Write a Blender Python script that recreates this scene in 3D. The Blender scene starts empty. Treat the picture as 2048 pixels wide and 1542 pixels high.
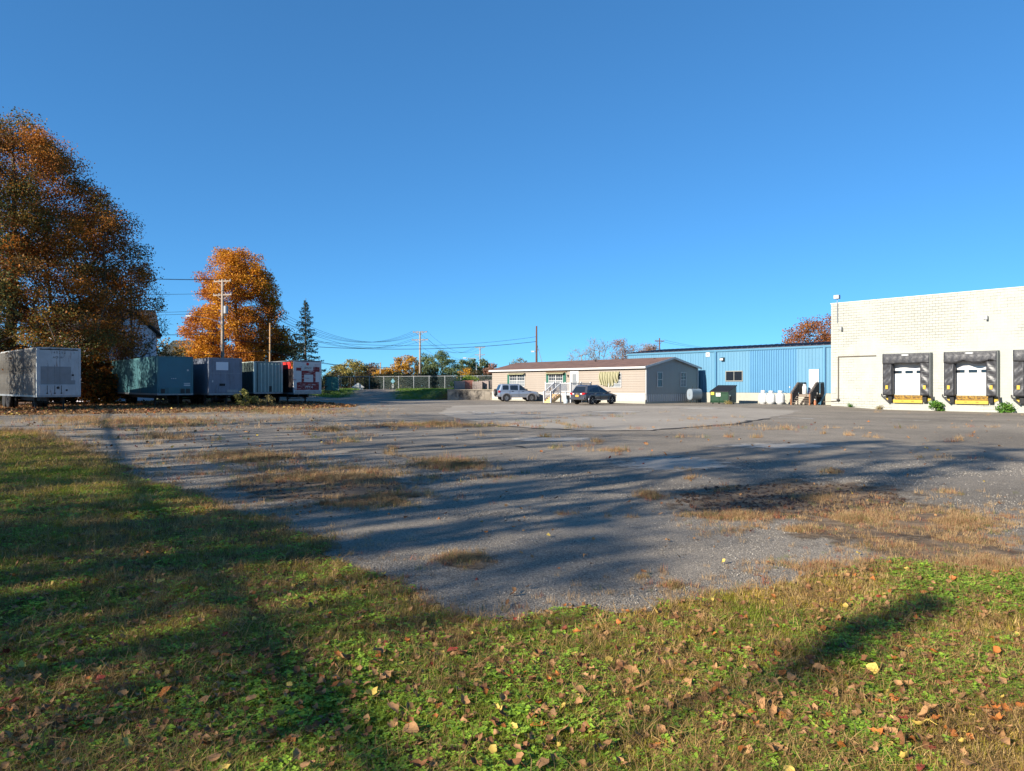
import bpy, bmesh, math, random
import numpy as np
from mathutils import Vector, Matrix
from mathutils.geometry import delaunay_2d_cdt

SC = bpy.context.scene
COL = SC.collection
random.seed(7)
RNG = np.random.default_rng(7)

# ------------------------------------------------------------------ camera
F = 1450.0                      # focal length in pixels of the 2048 px wide photograph
EYE = 1.65
cam_d = bpy.data.cameras.new('camera'); cam = bpy.data.objects.new('camera', cam_d); COL.objects.link(cam)
cam.location = (0, 0, EYE); cam.rotation_euler = (math.radians(90), 0, 0)
cam_d.sensor_width = 36; cam_d.lens = 36 * F / 2048; cam_d.clip_end = 6000; cam_d.clip_start = .05
SC.camera = cam

# ------------------------------------------------------------------ light
SUN_EL = math.radians(24)
SH = Vector((.783, .622)).normalized()          # the way shadows fall on the ground
w = bpy.data.worlds.new('World'); SC.world = w; w.use_nodes = True
nt = w.node_tree; bg = nt.nodes['Background']
sky = nt.nodes.new('ShaderNodeTexSky'); sky.sky_type = 'NISHITA'; sky.sun_disc = False
sky.sun_elevation = SUN_EL
sky.sun_rotation = math.atan2(-SH.x, -SH.y)
sky.altitude = 0; sky.air_density = .7; sky.dust_density = 0; sky.ozone_density = 6
gm = nt.nodes.new('ShaderNodeGamma'); gm.inputs['Gamma'].default_value = .7
tn = nt.nodes.new('ShaderNodeMix'); tn.data_type = 'RGBA'; tn.blend_type = 'MULTIPLY'; tn.inputs[0].default_value = 1; tn.inputs[7].default_value = (.40, .855, 1.14, 1)
nt.links.new(sky.outputs[0], gm.inputs['Color']); nt.links.new(gm.outputs[0], tn.inputs[6]); nt.links.new(tn.outputs[2], bg.inputs[0])
bg.inputs[1].default_value = .122
sl = bpy.data.lights.new('sun', 'SUN'); so = bpy.data.objects.new('sun', sl); COL.objects.link(so)
sl.energy = 5.0; sl.angle = math.radians(.55); sl.color = (1, .92, .8)
so.rotation_euler = Vector((SH.x * math.cos(SUN_EL), SH.y * math.cos(SUN_EL), -math.sin(SUN_EL))).to_track_quat('-Z', 'Y').to_euler()
so.location = (-40, -30, 40)
SC.view_settings.view_transform = 'Standard'; SC.view_settings.look = 'None'
SC.view_settings.exposure = 1.05; SC.view_settings.gamma = 1
SC.view_settings.use_curve_mapping = False
SC.cycles.max_bounces = 5; SC.cycles.diffuse_bounces = 2; SC.cycles.transparent_max_bounces = 8
SC.cycles.use_denoising = True

# ------------------------------------------------------------------ frames
RX, RY = .645, -.764            # along every facade of the yard
EX, EY = .764, .645             # into the buildings
ROT = math.atan2(RY, RX)

def gp(px, py, z=0.0):          # ground point under a pixel of the photograph (for laying the plan out)
    Y = (EYE - z) * F / (py - 771.0)
    return ((px - 1024) / F * Y, Y)
def at(px, Y): return (px - 1024) / F * Y
def hz(py, Y): return EYE + (771 - py) / F * Y
def sstep(t):
    t = np.clip(t, 0, 1); return t * t * (3 - 2 * t)
def lin(r, g, b, k=1.0):
    f = lambda c: ((c / 255 + .055) / 1.055) ** 2.4 if c > 10 else c / 255 / 12.92
    return (f(r) * k, f(g) * k, f(b) * k)

# value noise
_P = np.random.default_rng(3).random((256, 256))
def vn(x, y):
    x = np.asarray(x, float); y = np.asarray(y, float)
    xi = np.floor(x).astype(int); yi = np.floor(y).astype(int)
    fx = x - xi; fy = y - yi; fx = fx * fx * (3 - 2 * fx); fy = fy * fy * (3 - 2 * fy)
    g = lambda a, b: _P[a & 255, b & 255]
    return (g(xi, yi) * (1 - fx) + g(xi + 1, yi) * fx) * (1 - fy) + (g(xi, yi + 1) * (1 - fx) + g(xi + 1, yi + 1) * fx) * fy
def fbm(x, y, o=4):
    s = 0; a = .5; t = 0
    for i in range(o):
        s = s + a * vn(x * 2 ** i + 17 * i, y * 2 ** i + 31 * i); t += a; a *= .5
    return s / t

# ------------------------------------------------------------------ materials
MATS = {}
def mat(name, col, rough=.75, metal=0.0, var=0.0, vs=2.0, st=(1, 1, 1), bump=0.0, bs=30.0, dirt=None, spec=.4, extra=None, world=False):
    if name in MATS: return MATS[name]
    m = bpy.data.materials.new(name); m.use_nodes = True; MATS[name] = m
    n = m.node_tree; L = n.links.new; b = n.nodes['Principled BSDF']
    b.inputs['Roughness'].default_value = rough; b.inputs['Metallic'].default_value = metal
    b.inputs['Specular IOR Level'].default_value = spec
    c4 = (*col, 1); b.inputs['Base Color'].default_value = c4
    if var or dirt or bump:
        tc = n.nodes.new('ShaderNodeTexCoord'); geo = n.nodes.new('ShaderNodeNewGeometry')
        mp = n.nodes.new('ShaderNodeMapping'); mp.inputs['Scale'].default_value = st
        L(geo.outputs['Position'] if world else tc.outputs['Object'], mp.inputs['Vector'])
        cur = None
        if var:
            nz = n.nodes.new('ShaderNodeTexNoise'); nz.inputs['Scale'].default_value = vs; nz.inputs['Detail'].default_value = 7; nz.inputs['Roughness'].default_value = .62
            L(mp.outputs[0], nz.inputs['Vector'])
            mr = n.nodes.new('ShaderNodeMapRange'); mr.inputs[1].default_value = .3; mr.inputs[2].default_value = .7
            L(nz.outputs[0], mr.inputs[0])
            mx = n.nodes.new('ShaderNodeMix'); mx.data_type = 'RGBA'
            mx.inputs[6].default_value = (*[c * (1 - var) for c in col], 1); mx.inputs[7].default_value = (*[min(1, c * (1 + var * .7)) for c in col], 1)
            L(mr.outputs[0], mx.inputs[0]); cur = mx.outputs[2]
        if dirt:                                    # (colour, scale, threshold, softness, strength[, stretch])
            mp2 = n.nodes.new('ShaderNodeMapping'); mp2.inputs['Scale'].default_value = dirt[5] if len(dirt) > 5 else st
            mp2.inputs['Location'].default_value = (3.7, 1.3, 5.1)
            L(geo.outputs['Position'] if world else tc.outputs['Object'], mp2.inputs['Vector'])
            nz = n.nodes.new('ShaderNodeTexNoise'); nz.inputs['Scale'].default_value = dirt[1]; nz.inputs['Detail'].default_value = 8; nz.inputs['Roughness'].default_value = .7
            L(mp2.outputs[0], nz.inputs['Vector'])
            mr = n.nodes.new('ShaderNodeMapRange'); mr.inputs[1].default_value = dirt[2]; mr.inputs[2].default_value = dirt[2] + dirt[3]; mr.inputs[4].default_value = dirt[4]
            L(nz.outputs[0], mr.inputs[0])
            mx = n.nodes.new('ShaderNodeMix'); mx.data_type = 'RGBA'
            if cur: L(cur, mx.inputs[6])
            else: mx.inputs[6].default_value = c4
            mx.inputs[7].default_value = (*dirt[0], 1); L(mr.outputs[0], mx.inputs[0]); cur = mx.outputs[2]
        if cur: L(cur, b.inputs['Base Color'])
        if bump:
            nb = n.nodes.new('ShaderNodeTexNoise'); nb.inputs['Scale'].default_value = bs; nb.inputs['Detail'].default_value = 5
            L(mp.outputs[0], nb.inputs['Vector'])
            bp = n.nodes.new('ShaderNodeBump'); bp.inputs['Strength'].default_value = bump; bp.inputs['Distance'].default_value = .02
            L(nb.outputs[0], bp.inputs['Height']); L(bp.outputs[0], b.inputs['Normal'])
    if extra: extra(m, n, b)
    return m

def leaf_mat(name, trans=.35, attr='Col', typ='GEOMETRY'):
    if name in MATS: return MATS[name]
    m = bpy.data.materials.new(name); m.use_nodes = True; MATS[name] = m
    n = m.node_tree; L = n.links.new; b = n.nodes['Principled BSDF']; out = n.nodes['Material Output']
    b.inputs['Roughness'].default_value = .6; b.inputs['Specular IOR Level'].default_value = .25
    a = n.nodes.new('ShaderNodeAttribute'); a.attribute_name = attr; a.attribute_type = typ
    t = n.nodes.new('ShaderNodeBsdfTranslucent'); mx = n.nodes.new('ShaderNodeMixShader'); mx.inputs[0].default_value = trans
    L(a.outputs['Color'], b.inputs['Base Color']); L(a.outputs['Color'], t.inputs['Color'])
    L(b.outputs[0], mx.inputs[1]); L(t.outputs[0], mx.inputs[2]); L(mx.outputs[0], out.inputs[0])
    return m

# ------------------------------------------------------------------ mesh helpers
def tag(o, label=None, cat=None, group=None, kind=None):
    if label: o['label'] = label
    if cat: o['category'] = cat
    if group: o['group'] = group
    if kind: o['kind'] = kind
    return o
def empty(name, loc=(0, 0, 0), rz=0.0):
    o = bpy.data.objects.new(name, None); COL.objects.link(o); o.location = loc; o.rotation_euler = (0, 0, rz); o.empty_display_size = .2
    return o
def link_mesh(name, me, m=None, parent=None):
    o = bpy.data.objects.new(name, me); COL.objects.link(o)
    if m and not me.materials: me.materials.append(m)
    if parent: o.parent = parent
    return o

class MB:
    def __init__(s): s.v = []; s.f = []
    def add(s, vs, fs):
        k = len(s.v); s.v += [tuple(p) for p in vs]; s.f += [tuple(i + k for i in f) for f in fs]; return s
    def box(s, x0, x1, y0, y1, z0, z1):
        return s.add([(x0, y0, z0), (x1, y0, z0), (x1, y1, z0), (x0, y1, z0), (x0, y0, z1), (x1, y0, z1), (x1, y1, z1), (x0, y1, z1)],
                     [(0, 3, 2, 1), (4, 5, 6, 7), (0, 1, 5, 4), (1, 2, 6, 5), (2, 3, 7, 6), (3, 0, 4, 7)])
    def poly(s, pts): return s.add(pts, [tuple(range(len(pts)))])
    def bar(s, p0, p1, wx, wz):                      # rectangular bar between two points
        p0 = Vector(p0); p1 = Vector(p1); d = (p1 - p0).normalized(); up = Vector((0, 0, 1)) if abs(d.z) < .9 else Vector((0, 1, 0))
        a = d.cross(up).normalized() * wx / 2; b = a.cross(d).normalized() * wz / 2
        vs = [p0 - a - b, p0 + a - b, p0 + a + b, p0 - a + b, p1 - a - b, p1 + a - b, p1 + a + b, p1 - a + b]
        return s.add(vs, [(0, 1, 2, 3), (7, 6, 5, 4), (0, 4, 5, 1), (1, 5, 6, 2), (2, 6, 7, 3), (3, 7, 4, 0)])
    def tube(s, pts, rad, n=8, cap=True):
        pts = [Vector(p) for p in pts]
        if not hasattr(rad, '__len__'): rad = [rad] * len(pts)
        k = len(s.v); rings = []
        ref = None
        for i, p in enumerate(pts):
            d = (pts[min(i + 1, len(pts) - 1)] - pts[max(i - 1, 0)]).normalized()
            if ref is None: ref = Vector((0, 0, 1)) if abs(d.z) < .9 else Vector((1, 0, 0))
            a = d.cross(ref).normalized(); b = d.cross(a)
            for j in range(n):
                t = 2 * math.pi * j / n; s.v.append(tuple(p + (a * math.cos(t) + b * math.sin(t)) * rad[i]))
            ref = b.cross(d) if False else ref
        for i in range(len(pts) - 1):
            for j in range(n):
                s.f.append((k + i * n + j, k + i * n + (j + 1) % n, k + (i + 1) * n + (j + 1) % n, k + (i + 1) * n + j))
        if cap:
            s.f.append(tuple(k + j for j in range(n))[::-1]); s.f.append(tuple(k + (len(pts) - 1) * n + j for j in range(n)))
        return s
    def lathe(s, prof, c=(0, 0, 0), n=16, axis='z'):
        k = len(s.v)
        for (r, z) in prof:
            for j in range(n):
                t = 2 * math.pi * j / n; x, y = r * math.cos(t), r * math.sin(t)
                p = (x, y, z) if axis == 'z' else ((x, z, y) if axis == 'y' else (z, x, y))
                s.v.append((c[0] + p[0], c[1] + p[1], c[2] + p[2]))
        for i in range(len(prof) - 1):
            for j in range(n):
                s.f.append((k + i * n + j, k + i * n + (j + 1) % n, k + (i + 1) * n + (j + 1) % n, k + (i + 1) * n + j))
        s.f.append(tuple(k + j for j in range(n))[::-1]); s.f.append(tuple(k + (len(prof) - 1) * n + j for j in range(n)))
        return s
    def prism(s, poly, a0, a1, axis='y'):            # polygon of (u, z) pushed along an axis
        n = len(poly)
        mk = {'y': lambda u, q, a: (u, a, q), 'x': lambda u, q, a: (a, u, q), 'z': lambda u, q, a: (u, q, a)}[axis]
        vs = [mk(u, q, a0) for u, q in poly] + [mk(u, q, a1) for u, q in poly]
        fs = [tuple(range(n))[::-1], tuple(range(n, 2 * n))] + [(i, (i + 1) % n, n + (i + 1) % n, n + i) for i in range(n)]
        return s.add(vs, fs)
    def loft(s, rings, cap=True):
        k = len(s.v); n = len(rings[0])
        for r in rings: s.v += [tuple(p) for p in r]
        for i in range(len(rings) - 1):
            for j in range(n):
                s.f.append((k + i * n + j, k + i * n + (j + 1) % n, k + (i + 1) * n + (j + 1) % n, k + (i + 1) * n + j))
        if cap:
            s.f.append(tuple(k + j for j in range(n))[::-1]); s.f.append(tuple(k + (len(rings) - 1) * n + j for j in range(n)))
        return s
    def mesh(s, name, m=None, smooth=False, fix=True):
        me = bpy.data.meshes.new(name); me.from_pydata(s.v, [], s.f)
        if fix:
            bm = bmesh.new(); bm.from_mesh(me); bmesh.ops.recalc_face_normals(bm, faces=bm.faces); bm.to_mesh(me); bm.free()
        if smooth:
            me.polygons.foreach_set('use_smooth', [True] * len(me.polygons))
        if m: me.materials.append(m)
        me.update(); return me
    def build(s, name, m, parent=None, smooth=False, bevel=0.0, fix=True):
        o = link_mesh(name, s.mesh(name, m, smooth, fix), None, parent)
        if bevel:
            md = o.modifiers.new('bevel', 'BEVEL'); md.width = bevel; md.segments = 2; md.limit_method = 'ANGLE'; md.angle_limit = math.radians(35)
        return o
def box(name, m, parent, *a, **k): return MB().box(*a).build(name, m, parent, **k)
def smooth_angle(o, deg=35):
    for p in o.data.polygons: p.use_smooth = True
    try: o.data.set_sharp_from_angle(angle=math.radians(deg))
    except Exception: pass
    return o
def copy_tree(o, parent=None):
    c = o.copy(); COL.objects.link(c); c.parent = parent
    for ch in o.children: copy_tree(ch, c)
    return c
def text(name, s, size, m, parent, loc, rot, ext=.003, ax='CENTER', shear=0.0):
    cu = bpy.data.curves.new(name, 'FONT'); cu.body = s; cu.size = size; cu.extrude = ext; cu.align_x = ax; cu.align_y = 'CENTER'; cu.shear = shear; cu.resolution_u = 3
    t = bpy.data.objects.new(name, cu); COL.objects.link(t)
    dg = bpy.context.evaluated_depsgraph_get(); me = bpy.data.meshes.new_from_object(t.evaluated_get(dg))
    bpy.data.objects.remove(t); bpy.data.curves.remove(cu)
    me.materials.clear(); o = link_mesh(name, me, m, parent); o.location = loc; o.rotation_euler = rot
    return o

# ------------------------------------------------------------------ common materials
M_white = mat('white_paint', (.5, .505, .49), .5, var=.06, vs=3, dirt=(lin(120, 112, 96), 3, .62, .2, .35))
M_glass = mat('dark_glass', (.012, .016, .022), .06, spec=.8)
M_black = mat('black_rubber', (.018, .018, .02), .8, var=.3, vs=9)
M_darkmetal = mat('dark_metal', (.035, .033, .032), .65, var=.4, vs=6, dirt=(lin(92, 56, 34), 8, .58, .15, .7))
M_chrome = mat('alloy', (.55, .56, .57), .3, metal=.8)
M_galv = mat('galvanised', (.33, .34, .35), .45, metal=.6, var=.15, vs=5)
M_yellow = mat('yellow_paint', lin(232, 194, 70, .6), .6, var=.15, vs=3, dirt=(lin(96, 62, 34), 6, .6, .1, .8))
M_print = mat('black_print', (.02, .02, .025), .7)
M_red = mat('red_print', lin(190, 40, 40), .6)
M_wood_grey = mat('weathered_wood', lin(128, 116, 104), .85, var=.3, vs=4, st=(6, 1, 6), bump=.3, bs=20)
M_wood_red = mat('stained_wood', lin(150, 96, 60), .8, var=.3, vs=5, st=(4, 4, 1), bump=.2)
M_wood_new = mat('new_lumber', lin(214, 178, 126), .8, var=.15, vs=5)
M_pole = mat('pole_wood', lin(152, 138, 124), .9, var=.25, vs=3, st=(8, 8, .6), bump=.3, bs=12)
M_pole_brown = mat('brown_pole_wood', lin(96, 66, 54), .9, var=.3, vs=3, st=(8, 8, .6))
M_wire = mat('cable', (.02, .02, .022), .7)
M_leaf = leaf_mat('foliage')
M_bark = mat('bark', lin(92, 80, 68), .95, var=.35, vs=4, st=(5, 5, .8), bump=.5, bs=12)
M_bark_pale = mat('pale_bark', lin(140, 126, 112), .95, var=.3, vs=4, st=(5, 5, .8))
# ------------------------------------------------------------------ terrain
CX, CY = 25.7, 58.4            # the corner where the block building meets the blue one
def ground_z(x, y):
    x = np.asarray(x, float); y = np.asarray(y, float)
    t = (x - CX) * RX + (y - CY) * RY; d = -((x - CX) * EX + (y - CY) * EY)
    z = -.2 * sstep(t / 4.5) * sstep((13 - d) / 11)
    k = sstep((x + 13) / 5.5)
    y0 = 83.6 * (1 - k) + 83.4 * k; wd = 12 * (1 - k) + 1.2 * k
    left = sstep((x + 42) / 10)
    side = sstep((6 - x) / 4)
    z = z + 1.07 * sstep((y - y0) / wd) * (left * side)
    z = z + .35 * sstep((y - 120) / 60)
    near = np.clip(1 - np.hypot(x, y - 6) / 28, 0, 1)
    return z + near * .05 * (fbm(x * .5 + 9, y * .5 + 3, 3) - .5)
def gz(x, y): return float(ground_z(x, y))

# edge between the lawn and the lot, then round the yard
edge_px = [(-260, 852), (-60, 856), (60, 866), (150, 893), (270, 950), (350, 985), (430, 1008), (520, 1042), (620, 1088), (700, 1125), (790, 1170), (870, 1200),
           (960, 1238), (1060, 1230), (1150, 1214), (1300, 1222), (1430, 1216), (1500, 1184), (1600, 1152), (1720, 1120), (1800, 1118), (1900, 1132), (2060, 1150), (2300, 1165)]
near_edge = [gp(*p) for p in edge_px]
yard = near_edge + [(20, 6.2), (75, 8), (75, 20), (50, 36), (40, 46), (36, 56), (30, 66), (20, 74), (10, 82), (-2, 83.2), (-7, 83.2), (-9.5, 83.6), (-13, 84), (-14.5, 86), (-19, 87),
                    (-21, 86.5), (-27, 90), (-60, 99), (-60, 93), (-30, 86), (-19, 72), (-12.8, 60), (-12, 55), (-15, 48), (-20, 43.5), (-27, 40), (-36, 37), (-60, 35), (-60, 30.5)]
def dens(poly, step_near=.09, amp=.16, closed=True):
    out = []
    n = len(poly)
    for i in range(n if closed else n - 1):
        a = np.array(poly[i]); b = np.array(poly[(i + 1) % n]); d = np.linalg.norm(b - a)
        dist = max(3, min(np.hypot(*a), np.hypot(*b)))
        m = max(1, int(d / max(step_near, dist * .012)))
        nrm = np.array([-(b - a)[1], (b - a)[0]]) / max(d, 1e-6)
        for j in range(m):
            p = a + (b - a) * j / m
            q = (fbm(p[0] * 1.3, p[1] * 1.3, 5) - .5) * 2 * amp * min(3.0, 1 + dist * .05) + (vn(p[0] * 9, p[1] * 9) - .5) * amp * .5
            out.append(tuple(p + nrm * q))
    return out
def inside(poly, x, y):
    P = np.array(poly); x = np.asarray(x, float); y = np.asarray(y, float); c = np.zeros(x.shape, bool)
    j = len(P) - 1
    for i in range(len(P)):
        xi, yi = P[i]; xj, yj = P[j]
        hit = ((yi > y) != (yj > y)) & (x < (xj - xi) * (y - yi) / (yj - yi + 1e-12) + xi)
        c ^= hit; j = i
    return c
yard_d = dens(yard, amp=.26)
def sheet(name, poly, lift, m, grid=None, cols=None):
    n = len(poly); P = [Vector(p) for p in poly]
    pts = list(P)
    if grid is not None and len(grid):
        g = grid[inside(poly, grid[:, 0], grid[:, 1])]
        pts += [Vector(p) for p in g]
    v, e, f, _, _, _ = delaunay_2d_cdt(pts, [(i, (i + 1) % n) for i in range(n)], [], 1, 1e-5)
    co = np.array([tuple(p) for p in v]); z = ground_z(co[:, 0], co[:, 1]) + lift
    me = bpy.data.meshes.new(name); me.from_pydata(np.column_stack([co, z]).tolist(), [], f); me.update()
    bm = bmesh.new(); bm.from_mesh(me); bmesh.ops.recalc_face_normals(bm, faces=bm.faces)
    if sum(fc.normal.z for fc in bm.faces) < 0: bmesh.ops.reverse_faces(bm, faces=bm.faces)
    bm.to_mesh(me); bm.free()
    o = link_mesh(name, me, m); tag(o, kind='structure'); return o

# asphalt, gravelly where it has worn away
def asphalt(name, base, light, stone, speck=1.0, wear=.5):
    m = bpy.data.materials.new(name); m.use_nodes = True; n = m.node_tree; L = n.links.new; b = n.nodes['Principled BSDF']
    geo = n.nodes.new('ShaderNodeNewGeometry')
    def noise(sc, det=8, ro=.65):
        q = n.nodes.new('ShaderNodeTexNoise'); q.inputs['Scale'].default_value = sc; q.inputs['Detail'].default_value = det; q.inputs['Roughness'].default_value = ro
        L(geo.outputs['Position'], q.inputs['Vector']); return q.outputs[0]
    def rng(s, a, c, o0=0., o1=1.):
        q = n.nodes.new('ShaderNodeMapRange'); q.inputs[1].default_value = a; q.inputs[2].default_value = c; q.inputs[3].default_value = o0; q.inputs[4].default_value = o1
        L(s, q.inputs[0]); return q.outputs[0]
    def mix(f, a, c):
        q = n.nodes.new('ShaderNodeMix'); q.data_type = 'RGBA'; L(f, q.inputs[0])
        for k, s in ((6, a), (7, c)):
            if isinstance(s, tuple): q.inputs[k].default_value = (*s, 1)
            else: L(s, q.inputs[k])
        return q.outputs[2]
    c = mix(rng(noise(.16, 9), .38, .66), base, light)
    c = mix(rng(noise(1.7, 6), .52, .75, 0, .5), c, tuple(x * .6 for x in base))
    c = mix(rng(noise(.55, 10, .75), .6, .72, 0, wear), c, lin(150, 136, 118))
    vo = n.nodes.new('ShaderNodeTexVoronoi'); vo.inputs['Scale'].default_value = 75; L(geo.outputs['Position'], vo.inputs['Vector'])
    sep = n.nodes.new('ShaderNodeSeparateColor'); L(vo.outputs['Color'], sep.inputs[0])
    c = mix(rng(sep.outputs[0], .45, 1, 0, .55 * speck), c, stone)
    c = mix(rng(sep.outputs[1], .55, 1, 0, .6 * speck), c, tuple(x * .35 for x in base))
    L(c, b.inputs['Base Color']); b.inputs['Roughness'].default_value = .88; b.inputs['Specular IOR Level'].default_value = .3
    ad = n.nodes.new('ShaderNodeMath'); ad.operation = 'MULTIPLY_ADD'; L(vo.outputs['Distance'], ad.inputs[0]); ad.inputs[1].default_value = -.9; L(noise(9, 6), ad.inputs[2])
    bp = n.nodes.new('ShaderNodeBump'); bp.inputs['Strength'].default_value = .75; bp.inputs['Distance'].default_value = .012
    L(ad.outputs[0], bp.inputs['Height']); L(bp.outputs[0], b.inputs['Normal'])
    return m
M_lot = asphalt('worn_asphalt', (.15, .124, .092), (.315, .263, .20), (.45, .385, .30))
M_pave = asphalt('pale_pavement', (.30, .258, .205), (.39, .337, .27), (.47, .41, .335), .5, .35)
M_patch = asphalt('bare_concrete', (.36, .32, .265), (.44, .39, .325), (.52, .47, .40), .6, .2)
M_dirt = mat('dirt', lin(104, 84, 62), .95, var=.5, vs=3, bump=.9, bs=22, world=True, dirt=(lin(142, 120, 92), 5, .48, .2, .9))
M_tar = mat('tar_crack', (.02, .019, .018), .9, var=.4, vs=5, world=True)

gx = np.concatenate([np.arange(-58, 74, 1.3)]); gy = np.concatenate([np.arange(4, 24, .9), np.arange(24, 106, 1.3)])
GG = np.stack(np.meshgrid(gx, gy), -1).reshape(-1, 2); GG = GG + RNG.uniform(-.2, .2, GG.shape)
sheet('parking_lot', yard_d, .012, M_lot, GG)

def blob(cx, cy, rx, ry, amp=.35, n=70, seed=0):              # irregular outline in plan, from a pixel ellipse
    out = []
    for i in range(n):
        t = 2 * math.pi * i / n
        k = 1 + amp * 2.2 * (fbm(math.cos(t) * 1.7 + seed * 3.1 + 20, math.sin(t) * 1.7 + 20, 4) - .5) + amp * .8 * (fbm(math.cos(t) * 9 + seed + 40, math.sin(t) * 9 + 60, 4) - .5)
        out.append(gp(cx + rx * k * math.cos(t), cy + ry * k * math.sin(t)))
    return out
pave_px = [(905, 812), (880, 826), (915, 838), (960, 845), (1020, 853), (1090, 858), (1200, 862), (1300, 861), (1360, 856), (1420, 852), (1470, 848), (1500, 842), (1530, 838), (1570, 830), (1600, 822),
           (1480, 815), (1340, 812), (1180, 812), (1040, 808)]
sheet('pavement', dens([gp(*p) for p in pave_px], amp=.12), .018, M_pave, GG)
def ragged(m, lo=.15, hi=.55, sc=6.0):                         # the material crumbles away towards the rim of its sheet
    n = m.node_tree; L = n.links.new; out = n.nodes['Material Output']; b = n.nodes['Principled BSDF']
    at_ = n.nodes.new('ShaderNodeAttribute'); at_.attribute_name = 'rim'; geo = n.nodes.new('ShaderNodeNewGeometry')
    nz = n.nodes.new('ShaderNodeTexNoise'); nz.inputs['Scale'].default_value = sc; nz.inputs['Detail'].default_value = 8; nz.inputs['Roughness'].default_value = .72; L(geo.outputs['Position'], nz.inputs['Vector'])
    ad = n.nodes.new('ShaderNodeMath'); ad.operation = 'MULTIPLY_ADD'; ad.inputs[1].default_value = 1.5; ad.inputs[2].default_value = -.75; L(nz.outputs[0], ad.inputs[0])
    sm = n.nodes.new('ShaderNodeMath'); L(ad.outputs[0], sm.inputs[0]); L(at_.outputs['Fac'], sm.inputs[1])
    mr = n.nodes.new('ShaderNodeMapRange'); mr.inputs[1].default_value = lo; mr.inputs[2].default_value = hi; L(sm.outputs[0], mr.inputs[0])
    tr = n.nodes.new('ShaderNodeBsdfTransparent'); mx = n.nodes.new('ShaderNodeMixShader'); L(mr.outputs[0], mx.inputs[0]); L(tr.outputs[0], mx.inputs[1]); L(b.outputs[0], mx.inputs[2]); L(mx.outputs[0], out.inputs[0])
    return m
ragged(M_patch, .2, .5, 3.0); ragged(M_dirt, .16, .46, 4.0)
def patch(name, cx, cy, rx, ry, amp, seed, lift, m):
    n, R_ = 72, 7; vs = []; rim = []; fs = []
    for r in range(R_ + 1):
        for i in range(n):
            t = 2 * math.pi * i / n; k = (1 + amp * 2.2 * (fbm(math.cos(t) * 1.7 + seed * 3.1 + 20, math.sin(t) * 1.7 + 20, 4) - .5)) * 1.15 * r / R_
            x, y = gp(cx + rx * k * math.cos(t), cy + ry * k * math.sin(t)); vs.append((x, y, gz(x, y) + lift)); rim.append(1 - r / R_)
    for r in range(R_):
        for i in range(n): fs.append((r * n + i, (r + 1) * n + i, (r + 1) * n + (i + 1) % n, r * n + (i + 1) % n))
    me = bpy.data.meshes.new(name); me.from_pydata(vs, [], fs); me.update()
    a = me.attributes.new('rim', 'FLOAT', 'POINT'); a.data.foreach_set('value', rim); tag(link_mesh(name, me, m), kind='structure')
for i, (a, b_, c, d) in enumerate([(1345, 930, 150, 17), (1560, 893, 160, 6), (1100, 880, 120, 6), (985, 826, 60, 3.4), (1230, 824, 70, 3), (1400, 817, 55, 2.4)]): patch('concrete_patch', a, b_, c, d, .3, i, .022, M_patch)
for i, (a, b_, c, d) in enumerate([(1580, 1003, 250, 42), (640, 975, 190, 34), (1780, 1050, 210, 44), (900, 930, 85, 12), (930, 1125, 70, 18), (490, 917, 95, 10), (860, 852, 150, 5), (300, 846, 150, 9), (1900, 1105, 160, 30)]): patch('dirt_patch', a, b_, c, d, .3, i + 9, .0245, M_dirt)

def ribbon(name, pts, wd, lift, m, seed=0):
    P = []
    for i in range(len(pts) - 1):
        a = np.array(pts[i]); b_ = np.array(pts[i + 1]); k = max(2, int(np.linalg.norm(b_ - a) / .25))
        for j in range(k):
            p = a + (b_ - a) * j / k; P.append(p)
    P.append(np.array(pts[-1])); P = np.array(P)
    P = P + np.column_stack([vn(P[:, 0] * 2 + seed, P[:, 1] * 2) - .5, vn(P[:, 0] * 2, P[:, 1] * 2 + 50 + seed) - .5]) * .35
    mb = MB(); k = len(P); vs = []
    for i in range(k):
        d = P[min(i + 1, k - 1)] - P[max(i - 1, 0)]; d = d / np.linalg.norm(d); nn = np.array([-d[1], d[0]]); q = wd * (.4 + 1.2 * vn(P[i][0] * 5, P[i][1] * 5 + seed))
        for sg in (-1, 1):
            p = P[i] + nn * q * sg * .5; vs.append((p[0], p[1], gz(*p) + lift))
    mb.add(vs, [(2 * i, 2 * i + 2, 2 * i + 3, 2 * i + 1) for i in range(k - 1)])
    return tag(mb.build(name, m), kind='structure')
ribbon('pavement_crack', [gp(*p) for p in [(980, 852), (1090, 858.6), (1200, 863), (1300, 862), (1360, 857), (1420, 853), (1470, 849), (1500, 843), (1540, 838)]], .16, .03, M_tar)
ribbon('pavement_crack', [gp(*p) for p in [(1500, 843), (1580, 846), (1700, 852), (1850, 850)]], .06, .03, M_tar, 4)
ribbon('pavement_crack', [gp(*p) for p in [(700, 905), (880, 893), (1010, 890), (1060, 897)]], .07, .03, M_tar, 8)
M_stripe = mat('worn_road_paint', (.62, .61, .57), .8, var=.3, vs=4, world=True, dirt=((.2, .19, .18), 5, .5, .1, .9))
for i, (a, b_) in enumerate([((1375, 832), (1425, 832.5)), ((1380, 823), (1420, 823.2)), ((1560, 836), (1630, 839)), ((1790, 841), (1860, 843)), ((910, 824), (990, 826)), ((1215, 823), (1275, 824))]):
    ribbon('faded_paint_mark', [gp(*a), gp(*b_)], .16, .031, M_stripe, i)

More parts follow.
